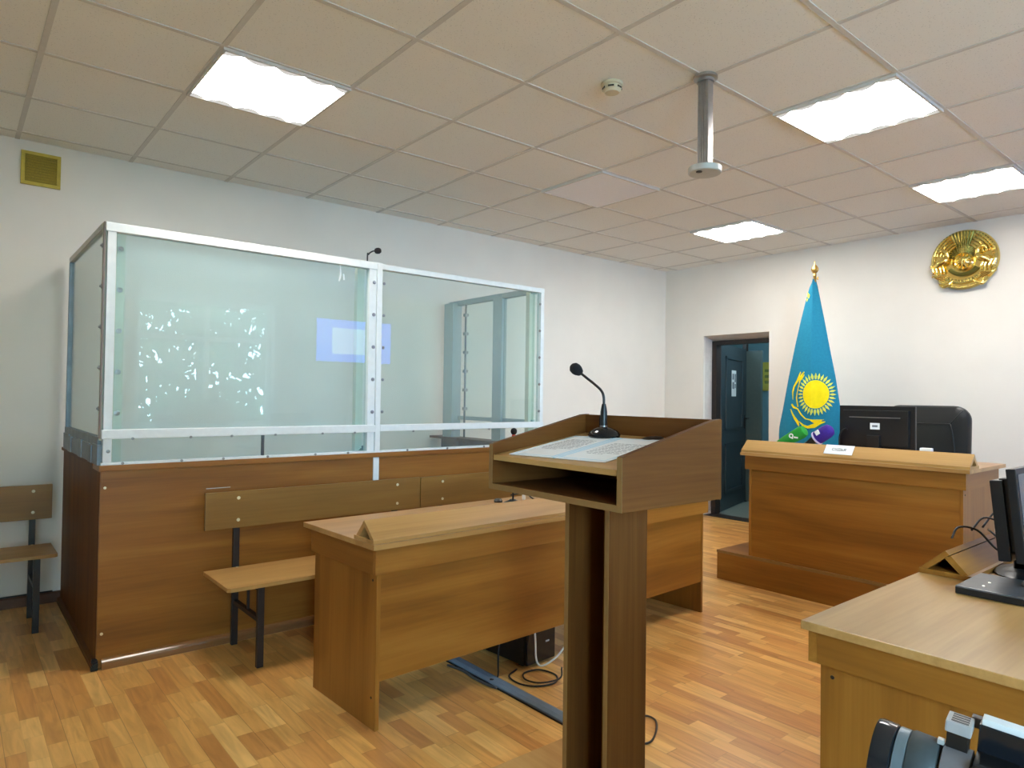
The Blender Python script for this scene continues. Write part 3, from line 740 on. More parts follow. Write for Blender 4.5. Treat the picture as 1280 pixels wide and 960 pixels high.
obj('cloth', bm, 'flagblue', flag, smooth=True)
def on_flag(x, z, lift=.0035): return (x, flag_y(x, z) - lift, z - PLAT)
def patch(name, polys, mat, sub=3, lift=.0035):
    """thin printed shapes that follow the cloth; polys are lists of (x, z)"""
    bm = bmesh.new()
    for poly in polys:
        vs = [bm.verts.new((p[0], 0, p[1])) for p in poly]
        try: bm.faces.new(vs)
        except ValueError: pass
    bmesh.ops.triangulate(bm, faces=bm.faces[:])
    if sub: bmesh.ops.subdivide_edges(bm, edges=bm.edges[:], cuts=sub, use_grid_fill=True)
    for v in bm.verts: v.co = Vector(on_flag(v.co.x, v.co.z, lift))
    bmesh.ops.recalc_face_normals(bm, faces=bm.faces[:])
    if sum(f.normal.y for f in bm.faces) > 0: bmesh.ops.reverse_faces(bm, faces=bm.faces[:])
    r = bmesh.ops.extrude_face_region(bm, geom=bm.faces[:]); vs = [e for e in r['geom'] if isinstance(e, bmesh.types.BMVert)]
    bmesh.ops.translate(bm, vec=(0, lift * .7, 0), verts=vs)
    bmesh.ops.recalc_face_normals(bm, faces=bm.faces[:])
    return obj(name, bm, mat, flag)
SX, SZ = .048, 1.348        # sun centre
def fpx(cx, cy):            # sheet units of the printed emblem -> flag metres
    px, py = 975 + cx / 9.6, 455 + cy / 9.6
    return (SX + (px - 1023) * .0067, SZ - (py - 493) * .00715)
patch('sun', [[(SX + .103 * math.cos(a * PI / 20), SZ + .124 * math.sin(a * PI / 20)) for a in range(40)]], 'flagyellow', 4)
rays = []
for k in range(32):
    a = 2 * PI * k / 32
    def q(r, w_): return (SX + .82 * r * math.cos(a) - w_ * math.sin(a), SZ + r * math.sin(a) + w_ * math.cos(a))
    rays.append([q(.132, -.0045), q(.156, -.0092), q(.187, 0), q(.156, .0092), q(.132, .0045)])
patch('sun_rays', rays, 'flagpale', 0, .006)
def stroke(pts, ws):
    c = [fpx(*p) for p in pts]; l, r_ = [], []
    for i, p in enumerate(c):
        a, b = c[max(i - 1, 0)], c[min(i + 1, len(c) - 1)]; dx, dz = b[0] - a[0], b[1] - a[1]; n = math.hypot(dx, dz) or 1
        w_ = ws[min(i, len(ws) - 1)] * .00074 / 2
        l.append((p[0] - dz / n * w_, p[1] + dx / n * w_)); r_.append((p[0] + dz / n * w_, p[1] - dx / n * w_))
    return [[l[i], l[i + 1], r_[i + 1], r_[i]] for i in range(len(c) - 1)]
eg = []
eg += stroke([(318, 100), (262, 165), (205, 225), (165, 275), (145, 340), (153, 430)], [14, 22, 26, 22, 18, 5])
eg += stroke([(300, 120), (255, 180), (215, 215)], [12, 26, 10]); eg += stroke([(270, 100), (240, 160), (205, 215)], [8, 18, 10])
eg += stroke([(320, 130), (290, 180), (250, 215)], [8, 16, 8])
eg += stroke([(290, 140), (262, 210), (240, 290), (222, 360), (213, 410), (238, 515)], [14, 14, 9, 9, 14, 16])
eg += stroke([(135, 485), (165, 520), (235, 540), (290, 605), (350, 655), (430, 668), (560, 660)], [20, 26, 14, 16, 12, 12, 5])
eg += stroke([(122, 545), (150, 600), (190, 655), (232, 695), (256, 742)], [8, 16, 30, 38, 12])
eg += stroke([(262, 690), (320, 735), (380, 752), (450, 735), (510, 700), (575, 682)], [8, 26, 30, 50, 34, 8])
eg += stroke([(415, 672), (470, 695), (540, 668)], [8, 44, 8])
patch('eagle', eg, 'flagyellow', 1, .005)
patch('ornament', [[(-.062, 2.262), (-.028, 2.23), (-.035, 2.2), (-.06, 2.215)], [(-.075, 2.2), (-.045, 2.2), (-.06, 2.17)]], 'flagpale', 1, .004)

# ================================================================== EMBLEM
em = thing('wall_emblem', 'round polished gold national emblem on the back wall', 'emblem', (3.072, -.0, 2.485))
RE = .25
EM = frame_m((0, -.002, 0), (1, 0, 0), (0, 0, 1))     # local x right, y up, z out of the wall
def epart(name, bm, mat, smooth=True): return obj(name, xf(bm, EM), mat, em, smooth=smooth)
bm = LA([(RE * .99, 0), (RE, .012), (RE * .97, .028), (RE * .9, .04), (RE * .8, .036), (RE * .55, .03), (.0, .03)], seg=56)
epart('shield', bm, 'gold')
def arc(r, a0, a1, z, n=14, sx=1): return [(sx * r * math.cos(math.radians(a0 + (a1 - a0) * k / n)), r * math.sin(math.radians(a0 + (a1 - a0) * k / n)), z) for k in range(n + 1)]
bm = bmesh.new()
for k in range(23):
    a = math.radians(90 + (k - 11) * 6.2); tube(bm, [(.06 * math.cos(a), .06 * math.sin(a) - .02, .05), (.238 * math.cos(a) * .98, .238 * math.sin(a), .042)], [.0025, .007], 6, 0)
epart('sun_rays', bm, 'gold_dark')
bm = LA([(.078, .028), (.078, .05), (.066, .06), (.06, .05), (.052, .048), (.04, .062), (.02, .07), (0, .072)], (0, -.02, 0), seg=36)
for k in range(6):
    a = k * PI / 6; tube(bm, [(.066 * math.cos(a), .066 * math.sin(a) - .02, .054), (0, -.02, .076), (-.066 * math.cos(a), -.066 * math.sin(a) - .02, .054)], .004, 6)
epart('central_boss', bm, 'gold')
rh = random.Random(4)
for s in (-1, 1):
    bm = bmesh.new()
    # arched wing bands
    for r in (.125, .15, .175, .2, .222): tube(bm, [(s * abs(p[0]) if False else s * p[0], p[1], p[2]) for p in arc(r, 66, 22 - r * 40, .05 - (r - .12) * .1)], .0115, 8, 2)
    epart('wing', bm, 'gold')
    bm = bmesh.new()
    # winged horse: body, neck, head, horn, legs
    tube(bm, [(s * .20, -.055, .05), (s * .165, -.02, .066), (s * .125, .0, .07), (s * .105, .035, .066)], [.018, .032, .03, .018], 12)
    tube(bm, [(s * .105, .03, .066), (s * .115, .07, .07), (s * .15, .085, .07), (s * .172, .065, .066)], [.02, .018, .016, .009], 10)
    tube(bm, [(s * .14, .09, .07), (s * .125, .125, .072)], [.006, .001], 8, 0)
    for (a, b) in ((.13, -.11), (.155, -.125), (.185, -.12), (.21, -.1)): tube(bm, [(s * (a + .02), -.03, .06), (s * (a + .005), -.075, .066), (s * a, b, .056)], [.014, .009, .006], 8)
    for k in range(9): tube(bm, [(s * (.2 + .004 * k), .04 - .02 * k, .046), (s * (.232 - .002 * abs(k - 4)), .05 - .022 * k, .04)], [.007, .004], 6, 0)
    epart('winged_horse', bm, 'gold')
    bm = bmesh.new()
    for k in range(4): tube(bm, [(s * (.10 + .012 * k), -.14 - .008 * k, .05), (s * (.15 + .016 * k), -.12 - .004 * k, .056), (s * (.19 + .012 * k), -.15 + .012 * k, .05)], [.008, .011, .004], 8)
    tube(bm, [(s * .07, -.17, .052), (s * .1, -.2, .06), (s * .14, -.215, .06), (s * .175, -.19, .05)], [.008, .016, .016, .006], 10)
    lathe(bm, [(.02, 0), (.018, .02), (0, .028)], (s * .135, -.205, .035), (0, 0, 1), 16)
    epart('scroll', bm, 'gold')
for nm, r0, r1, z, mt in (('ring_band', .105, .135, .05, 'gold_dark'), ('name_ribbon', .158, .2, .056, 'gold'), ('lower_rim', .205, .245, .05, 'gold')):
    bm = bmesh.new(); n = 20; A0, A1 = (222, 318) if r0 > .15 else (215, 325)
    rows = [[bm.verts.new((rr * math.cos(math.radians(A0 + (A1 - A0) * k / n)), rr * math.sin(math.radians(A0 + (A1 - A0) * k / n)) - .005, zz)) for k in range(n + 1)] for rr, zz in ((r0, z - .03), (r0, z), ((r0 + r1) / 2, z + .005), (r1, z), (r1, z - .03))]
    for a, b in zip(rows, rows[1:]):
        for k in range(n): bm.faces.new((a[k], b[k], b[k + 1], a[k + 1]))
    bmesh.ops.recalc_face_normals(bm, faces=bm.faces[:])
    epart(nm, bm, mt)
bm = bmesh.new(); word = 'ҚАЗАҚСТАН'
for k, ch in enumerate(word):
    a = math.radians(270 + (k - 4) * 8.2); tb = text_bm(ch, .03, .001)
    xf(tb, Matrix.Translation((.179 * math.cos(a), .179 * math.sin(a) - .005, .0625)) @ Matrix.Rotation(a + PI / 2, 4, 'Z'))
    me = bpy.data.meshes.new('x'); tb.to_mesh(me); bm.from_mesh(me); bpy.data.meshes.remove(me); tb.free()
epart('lettering', bm, 'gold_dark', False)

# ================================================================== JUDGE DESK ITEMS
DZT = PLAT + .72
ch = thing('office_chair', 'black leather executive chair behind the judge desk', 'chair', (3.0, -.78, PLAT - .0), (0, 0, 0))
def cushion(w_, h_, th, rad, puff=.02, n=24, top_only=False):
    """upholstered board in the XZ plane, thickness along y, rounded upper corners"""
    pts = []
    for cx, cz, a0 in ((w_ / 2 - rad, h_ - rad, 0), (-w_ / 2 + rad, h_ - rad, 90), (-w_ / 2 + .04, .04, 180), (w_ / 2 - .04, .04, 270)):
        rr = rad if cz > .1 else .04
        for k in range(9):
            a = math.radians(a0 + 90 * k / 8); pts.append((cx + rr * math.cos(a), cz + rr * math.sin(a)))
    bm = bmesh.new(); rings = []
    cxm, czm = 0, h_ / 2
    for (s, y) in ((0, -th / 2 - puff), (.5, -th / 2 - puff * .9), (.85, -th / 2 - puff * .35), (.96, -th / 2), (1, -th / 4), (1, th / 4), (.96, th / 2), (.8, th / 2 + puff * .5), (0, th / 2 + puff * .6)):
        if s == 0: rings.append([bm.verts.new((cxm, y, czm))])
        else: rings.append([bm.verts.new((cxm + (p[0] - cxm) * s, y, czm + (p[1] - czm) * s)) for p in pts])
    n = len(pts)
    for a, b in zip(rings, rings[1:]):
        for k in range(n):
            t_ = (k + 1) % n
            if len(a) == 1: bm.faces.new((a[0], b[k], b[t_]))
            elif len(b) == 1: bm.faces.new((a[k], a[t_], b[0]))
            else: bm.faces.new((a[k], b[k], b[t_], a[t_]))
    bmesh.ops.recalc_face_normals(bm, faces=bm.faces[:])
    return bm
bm = cushion(.60, .66, .07, .11, .018); xf(bm, Matrix.Translation((0, .12, .40)) @ Matrix.Rotation(-.06, 4, 'X')); obj('backrest', bm, 'leather', ch, smooth=True)
bm = bmesh.new()     # stitched panel seams on the side seen over the desk
for pts in ([(-.28, .0635, .93), (-.18, .066, .925), (0, .066, .922), (.19, .066, .925)], [(.19, .066, .925), (.24, .066, .99), (.27, .08, 1.03)], [(.19, .066, .925), (.215, .064, .75), (.22, .066, .5)]):
    tube(bm, pts, .004, 6)
obj('seam', bm, 'leather', ch, smooth=True)
bm = cushion(.52, .50, .09, .08, .02); xf(bm, Matrix.Translation((0, .12, .42)) @ Matrix.Rotation(PI / 2, 4, 'X')); obj('seat', bm, 'leather', ch, smooth=True)
for s in (-1, 1):
    obj('armrest', T([(s * .29, -.28, .42), (s * .31, -.28, .58), (s * .31, -.2, .62), (s * .31, 0, .62), (s * .30, .1, .56)], .022, 10), 'black', ch, smooth=True)
obj('gas_column', LA([(.03, .08), (.03, .25), (.02, .26), (.02, .38), (.1, .385), (.1, .40), (0, .40)], (0, -.13, 0)), 'black', ch, smooth=True)
for k in range(5):
    a = k * 2 * PI / 5 + .3
    lg = obj('base_leg', T([(0, -.13, .09), (.15 * math.cos(a), .15 * math.sin(a) - .13, .08), (.28 * math.cos(a), .28 * math.sin(a) - .13, .06)], [.024, .02, .014], 8, 3), 'black', ch, smooth=True)
    bm = LA([(.026, -.012), (.028, -.008), (.028, .008), (.026, .012)], (.28 * math.cos(a), .28 * math.sin(a) - .13, .0285), (-math.sin(a), math.cos(a), 0), 14)
    obj('caster', bm, 'black', lg, smooth=True)

def monitor(name_label, loc, rz, wd, ht, z0, tilt, screen='screen_dark'):
    t = thing('monitor', name_label, 'monitor', loc, (0, 0, rz))      # local: screen faces -y
    R = Matrix.Translation((0, 0, z0)) @ Matrix.Rotation(-tilt, 4, 'X')
    obj('bezel', xf(B(-wd / 2, wd / 2, -.012, .014, 0, ht, bev=.004), R), 'black', t)
    obj('screen', xf(B(-wd / 2 + .017, wd / 2 - .017, -.0135, -.0115, .024, ht - .017, bev=0), R), screen, t)
    bm = bmesh.new(); prism(bm, [(-wd / 2 + .03, .014), (wd / 2 - .03, .014), (wd / 2 - .032, .042), (-wd / 2 + .032, .042)], 'z', .03, ht - .03, bev=.003)
    obj('back_shell', xf(bm, R), 'black', t)
    obj('neck', xf(P([(.03, -.06), (.062, -.06), (.062, .1), (.03, .1)], 'x', -.04, .04, bev=.004), Matrix.Translation((0, 0, z0))), 'black', t)
    bm = LA([(0, 0), (.105, 0), (.11, .005), (.1, .012), (.04, .022), (0, .024)], seg=32); xf(bm, Matrix.Translation((0, .03, 0)) @ Matrix.Diagonal((1.15, .85, 1, 1)))
    bx(bm, -.04, .04, .03, .062, .01, max(.02, z0 - .02))
    obj('stand_foot', bm, 'black', t, smooth=True)
    return t, R
jm, R = monitor('black monitor seen from behind on the judge desk', (3.085, -1.76, DZT), PI, .475, .295, .042, .0)
obj('back_groove', xf(B(-.16, .16, .0425, .0445, .215, .221, bev=.0005), R), 'midgrey', jm)
obj('inventory_sticker', xf(B(-.035, .025, .042, .0432, .14, .182, bev=0), R), 'paper', jm, label='white sticker on the back')
obj('sticker_print', xf(B(-.022, .012, .043, .0436, .155, .168, bev=0), R), 'ink', jm)

pc = thing('nameplate', 'small white paper nameplate on the judge desk cable cover', 'nameplate', (3.03, -2.185, DZT + .065))
# lies on the sloping front board of the cable cover
sl = math.atan2(.09, .075)
pm_ = frame_m((0, -.0, 0), (1, 0, 0), (0, math.cos(sl), math.sin(sl)))
pc.matrix_basis = Matrix.Translation((3.03, -2.1835, DZT + .0575)) @ pm_
obj('card', B(-.088, .088, -.035, .036, .0005, .002, bev=0), 'paper', pc)
obj('lettering', xf(text_bm('СУДЬЯ', .026, .0004), Matrix.Translation((0, 0, .0024))), 'ink_dark', pc)

def reporter_mic(name, label, loc, rot, foam, cube):
    t = thing(name, label, 'microphone', loc, rot); return t
# green reporter microphone: axis along local x
gm = thing('microphone', 'green reporter microphone with white logo lying on the judge desk', 'microphone', (2.66, -1.99, DZT + .088))
gm.matrix_basis = frame_m((2.54, -1.99, DZT + .062), (.86, 0, .50), (-.5, 0, .86)) 
bm = LA([(0, -.06), (.022, -.055), (.03, -.03), (.036, .02), (.04, .09), (.043, .15), (.036, .175), (.02, .182), (0, .182)], (.02, 0, 0), (1, 0, 0), 28)
obj('foam_head', bm, 'green', gm, smooth=True)
obj('handle', LA([(.012, -.20), (.017, -.19), (.02, -.06), (0, -.06)], (.02, 0, 0), (1, 0, 0), 16), 'black', gm, smooth=True)
bm = bmesh.new()
MQ = frame_m((.088, -.041, .012), (.0 + 1, 0, 0), (0, 0.0, 1))
R2 = frame_m((.112, .004, .0415), (.80, -.6, .03), (.6, .80, 0))
ringb = bmesh.new(); n = 20; vo, vi, vo2, vi2 = [], [], [], []
for k in range(n):
    a = 2 * PI * k / n
    for lst, r, z in ((vo, .0165, 0), (vi, .009, 0), (vo2, .0165, .003), (vi2, .009, .003)): lst.append(ringb.verts.new((r * math.cos(a), r * math.sin(a), z)))
for k in range(n):
    t_ = (k + 1) % n
    ringb.faces.new((vo2[k], vo2[t_], vi2[t_], vi2[k])); ringb.faces.new((vo[k], vo[t_], vo2[t_], vo2[k])); ringb.faces.new((vi[k], vi2[k], vi2[t_], vi[t_])); ringb.faces.new((vo[k], vi[k], vi[t_], vo[t_]))
bx(ringb, .006, .016, -.019, -.012, 0, .003, bev=0)
for k in range(3): lathe(ringb, [(.006, 0), (.006, .003), (0, .003)], (.026 + k * .0095, -.006, 0), (0, 0, 1), 10)
obj('logo', xf(ringb, R2), 'white', gm)
pmic = thing('microphone', 'purple reporter microphone with white square mark on the judge desk', 'microphone', (2.8, -1.97, DZT + .13))
pmic.matrix_basis = frame_m((2.735, -1.955, DZT + .082), (.82, 0, .57), (-.57, 0, .82))
obj('foam_head', LA([(.03, .05), (.045, .055), (.047, .07), (.047, .13), (.04, .16), (.024, .174), (0, .176)], (0, 0, 0), (1, 0, 0), 28), 'purple', pmic, smooth=True)
obj('collar', LA([(.046, .044), (.0485, .047), (.0485, .056), (.045, .058)], (0, 0, 0), (1, 0, 0), 28), plain('lilac_ring', rgb(210, 196, 232), .5), pmic, smooth=True)
obj('handle', LA([(.012, -.16), (.016, -.15), (.02, -.02), (.028, .03), (.03, .044), (0, .044)], (0, 0, 0), (1, 0, 0), 18), 'black', pmic, smooth=True)
obj('mark', B(.078, .108, .004, .034, .040, .0475, bev=.001), 'white', pmic)
gooseneck('gooseneck_microphone', 'thin black gooseneck microphone beside the monitor on the judge desk', (2.87, -1.82, DZT),
          [(0, 0, .03), (-.005, 0, .09), (.0, 0, .14), (.02, 0, .17), (.045, 0, .178)], .004, .008)
t = thing('white_box', 'small white box on the judge desk in front of the chair', 'box', (3.44, -1.93, DZT))
obj('body', B(-.032, .032, -.02, .02, .0, .088, bev=.006), 'white', t); obj('lid_seam', B(-.0325, .0325, -.0205, .0205, .072, .074, bev=0), 'lightgrey', t)
t = thing('paper_stack', 'low white paper pile on the judge desk beside the monitor', 'papers', (3.19, -1.97, DZT))
bm = bmesh.new()
for k in range(6): bx(bm, -.05 + .002 * (k % 2), .05 + .002 * (k % 3), -.06, .06, .011 * k + .0, .011 * k + .0105, bev=.0004)
obj('sheets', bm, 'paper', t)

# ================================================================== LONG DESK ITEMS
def ld(x, y, z=.725):      # point on the long desk: x along, y depth
    return bpy.data.objects['desk'].matrix_basis @ Vector((x, y, z))
p = ld(1.0, .33)
gooseneck('gooseneck_microphone', 'black microphone head with a red ring just left of the lectern', p, [(0, 0, .03), (.002, 0, .15), (0, 0, .3), (0, .0, .385)], .005, .0165, ring='red', hl=1.35)
p = ld(1.02, .47)
t = thing('call_button', 'small round black button on the long desk rear edge', 'button', p)
obj('body', LA([(0, 0), (.022, 0), (.024, .008), (.016, .018), (0, .02)], seg=20), 'black', t, smooth=True)
p = ld(1.2, .44)
t = thing('power_cable', 'thin dark cable with a white plug on the long desk top', 'cable', p)
obj('cord', T([(-.16, .02, .004), (-.1, .05, .02), (-.03, .03, .028), (.06, .0, .012), (.16, .03, .004), (.26, -.02, .004)], .004, 8), 'legs', t, smooth=True)
bm = LA([(.008, 0), (.01, .01), (.009, .028), (.005, .034), (0, .034)], (.0, -.02, .0), (0, 0, 1), 12)
obj('plug', bm, 'white', t, smooth=True)
t = thing('adapter', 'grey and white plastic adapter lying on the long desk beside the cable', 'adapter', ld(1.42, .4))
obj('body', B(-.07, .07, -.03, .03, 0, .022, bev=.006), 'lightgrey', t); obj('label_face', B(-.04, .04, -.02, .02, .022, .0226, bev=0), 'white', t)

# under the long desk: computer tower, cables, floor duct
t = thing('computer_tower', 'black computer tower on the floor under the long desk', 'computer', (2.40, -4.28, 0), (0, 0, math.radians(4)))
obj('case', B(-.22, .14, -.1, .1, .012, .42, bev=.006), 'black', t)
obj('front_panel', B(.1405, .156, -.098, .098, .014, .418, bev=.006), 'gloss_black', t)
obj('badge', B(.156, .1572, .03, .055, .1, .108, bev=0), 'silver', t)
bm = bmesh.new()
for y in (-.07, .07):
    for x in (-.18, .1): bx(bm, x - .015, x + .015, y - .015, y + .015, 0, .013)
obj('foot', bm, 'black', t)
dk = thing('floor_duct', 'grey plastic cable duct crossing the floor to the lectern', 'cable duct', (2.65, -4.57, 0))
obj('cover', P([(-.035, 0), (.035, 0), (.03, .008), (.014, .015), (-.014, .015), (-.03, .008)], 'x', -.75, .42), plain('duct_grey', rgb(112, 130, 148), .45, var=.06), dk)
obj('edge_strip', B(-.75, .42, -.043, -.036, 0, .006), 'black', dk)
t = thing('cable_bundle', 'tangle of dark cables looping from the duct on the floor', 'cable', (2.6, -4.45, 0))
obj('cord', T([(-.30, -.19, .006), (-.2, -.175, .008), (-.1, -.18, .006), (0, -.178, .008), (.05, -.17, .01)], .006, 8), 'slate', t, smooth=True)
obj('cord', T([(-.02, -.15, .02), (-.03, -.10, .012), (-.1, -.04, .1), (-.11, .0, .3)], .004, 8), 'legs', t, smooth=True)
obj('cord', T([(-.06, .04, .006), (-.02, -.04, .006), (.07, -.055, .006), (.14, -.01, .006), (.16, .08, .006), (.1, .14, .006), (.01, .12, .006), (-.005, .04, .006), (.06, -.01, .01), (.13, .02, .01), (.15, .12, .012), (.1, .18, .03)], .004, 8), 'legs', t, smooth=True)
t2 = tag(obj('white_cable', T([(2.565, -4.33, .28), (2.585, -4.335, .14), (2.60, -4.34, .05), (2.63, -4.33, .03), (2.67, -4.28, .07), (2.69, -4.24, .12)], .0045, 8), 'white', smooth=True), 'white cable hanging in a loop before the black computer tower', 'cable')
tag(obj('floor_cable', T([(3.2, -4.36, .006), (3.22, -4.30, .006), (3.26, -4.295, .006), (3.30, -4.33, .006), (3.345, -4.40, .006), (3.365, -4.46, .006), (3.34, -4.52, .006), (3.33, -4.57, .006)], .004, 8), 'legs', smooth=True), 'thin dark cable looping on the floor right of the lectern column', 'cable')
tag(obj('wall_cable', T([(.028, -7.2, .075), (.026, -6.6, .071), (.028, -6.2, .073), (.026, -5.99, .072)], .005, 8), 'black', smooth=True), 'dark cable running along the left wall baseboard', 'cable')

# ================================================================== CLERK DESK ITEMS
cm, R = monitor('black monitor seen side on at the right edge of the clerk desk', (4.405, -3.80, .74), PI / 2, .42, .285, .07, .10)
obj('rear_housing', xf(B(-.19, .12, .03, .065, .0, .25, bev=.006), R), 'black', cm)
fb = thing('disc_player', 'flat dark box with two tiny lights at the clerk desk edge', 'disc player', (4.30, -4.24, .74))
obj('case', B(0, .36, 0, .23, .003, .024, bev=.003), 'slate', fb); obj('front_edge', B(.001, .359, -.003, .0, .002, .02, bev=.001), 'black', fb)
bm = bmesh.new()
for (x, y) in ((.055, .055), (.055, .11)): lathe(bm, [(.0035, 0), (.0035, .0012), (0, .0015)], (x, y, .0238), (0, 0, 1), 10)
obj('light', bm, 'led', fb)
bm = bmesh.new()
for x in (.03, .33):
    for y in (.03, .2): lathe(bm, [(.01, 0), (.01, .004)], (x, y, 0), (0, 0, 1), 10)
obj('foot', bm, 'black', fb)
t = thing('mouse', 'grey computer mouse lying on the flat dark box below the monitor', 'mouse', (4.47, -4.08, .765), (0, 0, .4))
bm = bmesh.new(); bmesh.ops.create_uvsphere(bm, u_segments=20, v_segments=12, radius=1); xf(bm, Matrix.Diagonal((.05, .03, .03, 1)))
for v in bm.verts: v.co.z = max(v.co.z, 0)
obj('body', bm, 'midgrey', t, smooth=True); obj('wheel', LA([(.007, -.003), (.007, .003)], (.03, 0, .024), (0, 1, 0), 12), 'black', t)
cb = thing('cable_bundle', 'black monitor cables drooping over the clerk desk cable cover', 'cable', (4.25, -3.85, .74))
for pts in ([(-.055, -.08, .104), (-.05, -.03, .135), (-.01, .02, .125), (.05, .0, .075), (.09, .0, .07), (.125, .05, .1)],
            [(-.05, .1, .11), (-.03, .16, .15), (.03, .14, .14), (.08, .08, .115), (.13, .06, .12)],
            [(-.045, .2, .11), (-.02, .27, .165), (.04, .24, .17), (.09, .13, .14), (.13, .07, .13)],
            [(.0, .1, .12), (.05, .07, .09), (.1, .05, .06), (.14, .05, .08)]):
    obj('cord', T(pts, .0035, 8), 'legs', cb, smooth=True)

# ================================================================== VIDEO CAMERA ON ITS TRIPOD
vc = thing('video_camera', 'black video camera with a long lens at the bottom right corner', 'video camera', (0, 0, 0))
vm = frame_m((4.665, -5.635, .868), (-.981, -.173, .087), (.173, -.981, 0))
vc.matrix_basis = vm
obj('lens_hood', LA([(.036, .0), (.043, .002), (.0445, -.003), (.0435, -.018), (.041, -.02), (.034, -.02), (.034, 0)], (0.02, 0, 0), (1, 0, 0), 48), 'gloss_black', vc, smooth=True)
obj('front_glass', LA([(.0, .001), (.02, -.002), (.034, -.008), (.034, -.014), (0, -.014)], (.02, 0, 0), (1, 0, 0), 40), 'gloss_black', vc, smooth=True)
obj('focus_ring', LA([(.0405, .0), (.0425, -.001), (.0425, -.012), (.0405, -.013), (0, -.013)], (0, 0, 0), (1, 0, 0), 48), 'ringgrey', vc, smooth=True)
obj('lens_barrel', LA([(.0425, -.013), (.044, -.016), (.0435, -.040), (.040, -.044), (0, -.044)], (0, 0, 0), (1, 0, 0), 48), 'barrel', vc, smooth=True)
obj('mount_ring', LA([(.038, -.044), (.0445, -.046), (.0445, -.072), (.038, -.074), (0, -.074)], (0, 0, 0), (1, 0, 0), 40), 'midgrey', vc, smooth=True)
obj('ring_catch', B(-.046, -.039, -.003, .006, .0435, .049, bev=.0015), 'silver', vc)
obj('microphone_grille', B(-.070, -.045, -.022, .008, .062, .075, bev=.002), plain('grille_grey', rgb(158, 152, 148), .45, var=.05), vc)
for k in range(4): obj('grille_slot', B(-.0665, -.050, -.0185 + k * .0065, -.0148 + k * .0065, .0745, .0754, bev=0), 'black', vc)
obj('grille_neck', B(-.068, -.047, -.018, .005, .040, .062), 'black', vc)
obj('grille_clip', B(-.078, -.066, -.034, -.0225, .064, .076, bev=.002), 'midgrey', vc)
bm = bmesh.new(); prism(bm, [(-.05, -.06), (.05, -.06), (.05, .010), (.03, .046), (-.035, .046), (-.052, .012)], 'x', -.27, -.0745, bev=.006)
obj('body', bm, 'black', vc)
obj('top_handle', B(-.26, -.077, -.026, -.008, .076, .083, bev=.002), 'lightgrey', vc)
obj('handle_base', B(-.258, -.075, -.025, -.009, .044, .076, bev=.002), 'gloss_black', vc)
obj('power_light', B(-.124, -.118, -.016, -.010, .0825, .084, bev=0), 'led_green', vc)
obj('side_screen', B(-.23, -.10, .0525, .064, -.045, .0, bev=.003), 'gloss_black', vc)
obj('screen_hinge', B(-.112, -.10, .046, .054, -.01, .004, bev=.002), 'midgrey', vc)
obj('side_ridge', B(-.21, -.09, .036, .046, .022, .0255, bev=.001), 'midgrey', vc)
obj('side_badge', B(-.095, -.08, .031, .038, .032, .044, bev=.001), 'midgrey', vc)
obj('pan_arm', T([(-.135, .062, .034), (-.125, .064, .008), (-.09, .07, -.09)], [.0075, .0042, .0038], 10, 0), 'alu', vc, smooth=True)
obj('pan_arm_joint', LA([(0, -.012), (.010, -.01), (.011, .004), (.008, .012), (0, .013)], (-.136, .060, .036), (.2, 1, .2), 18), 'alu', vc, smooth=True)
# tripod
tp = thing('tripod', 'black tripod carrying the video camera', 'tripod', (vm @ Vector((-.2, 0, 0)))[:2] + (0,))
zc = .868 - .084
obj('head', LA([(.02, zc - .16), (.035, zc - .14), (.035, zc - .06), (.025, zc - .05), (.045, zc - .02), (.045, zc - .001), (0, zc - .001)]), 'black', tp, smooth=True)
obj('center_column', T([(0, 0, .35), (0, 0, zc - .15)], .016, 12, 0), 'black', tp, smooth=True)
for k in range(3):
    a = k * 2 * PI / 3 - PI / 2 - .4
    lg = obj('leg', T([(.03 * math.cos(a), .03 * math.sin(a), zc - .17), (.36 * math.cos(a), .36 * math.sin(a), .012)], [.016, .011], 10, 0), 'black', tp, smooth=True)
    obj('rubber_foot', LA([(.018, 0), (.02, .01), (.012, .03), (0, .03)], (.36 * math.cos(a), .36 * math.sin(a), 0), (0, 0, 1), 12), 'black_matte', lg, smooth=True)

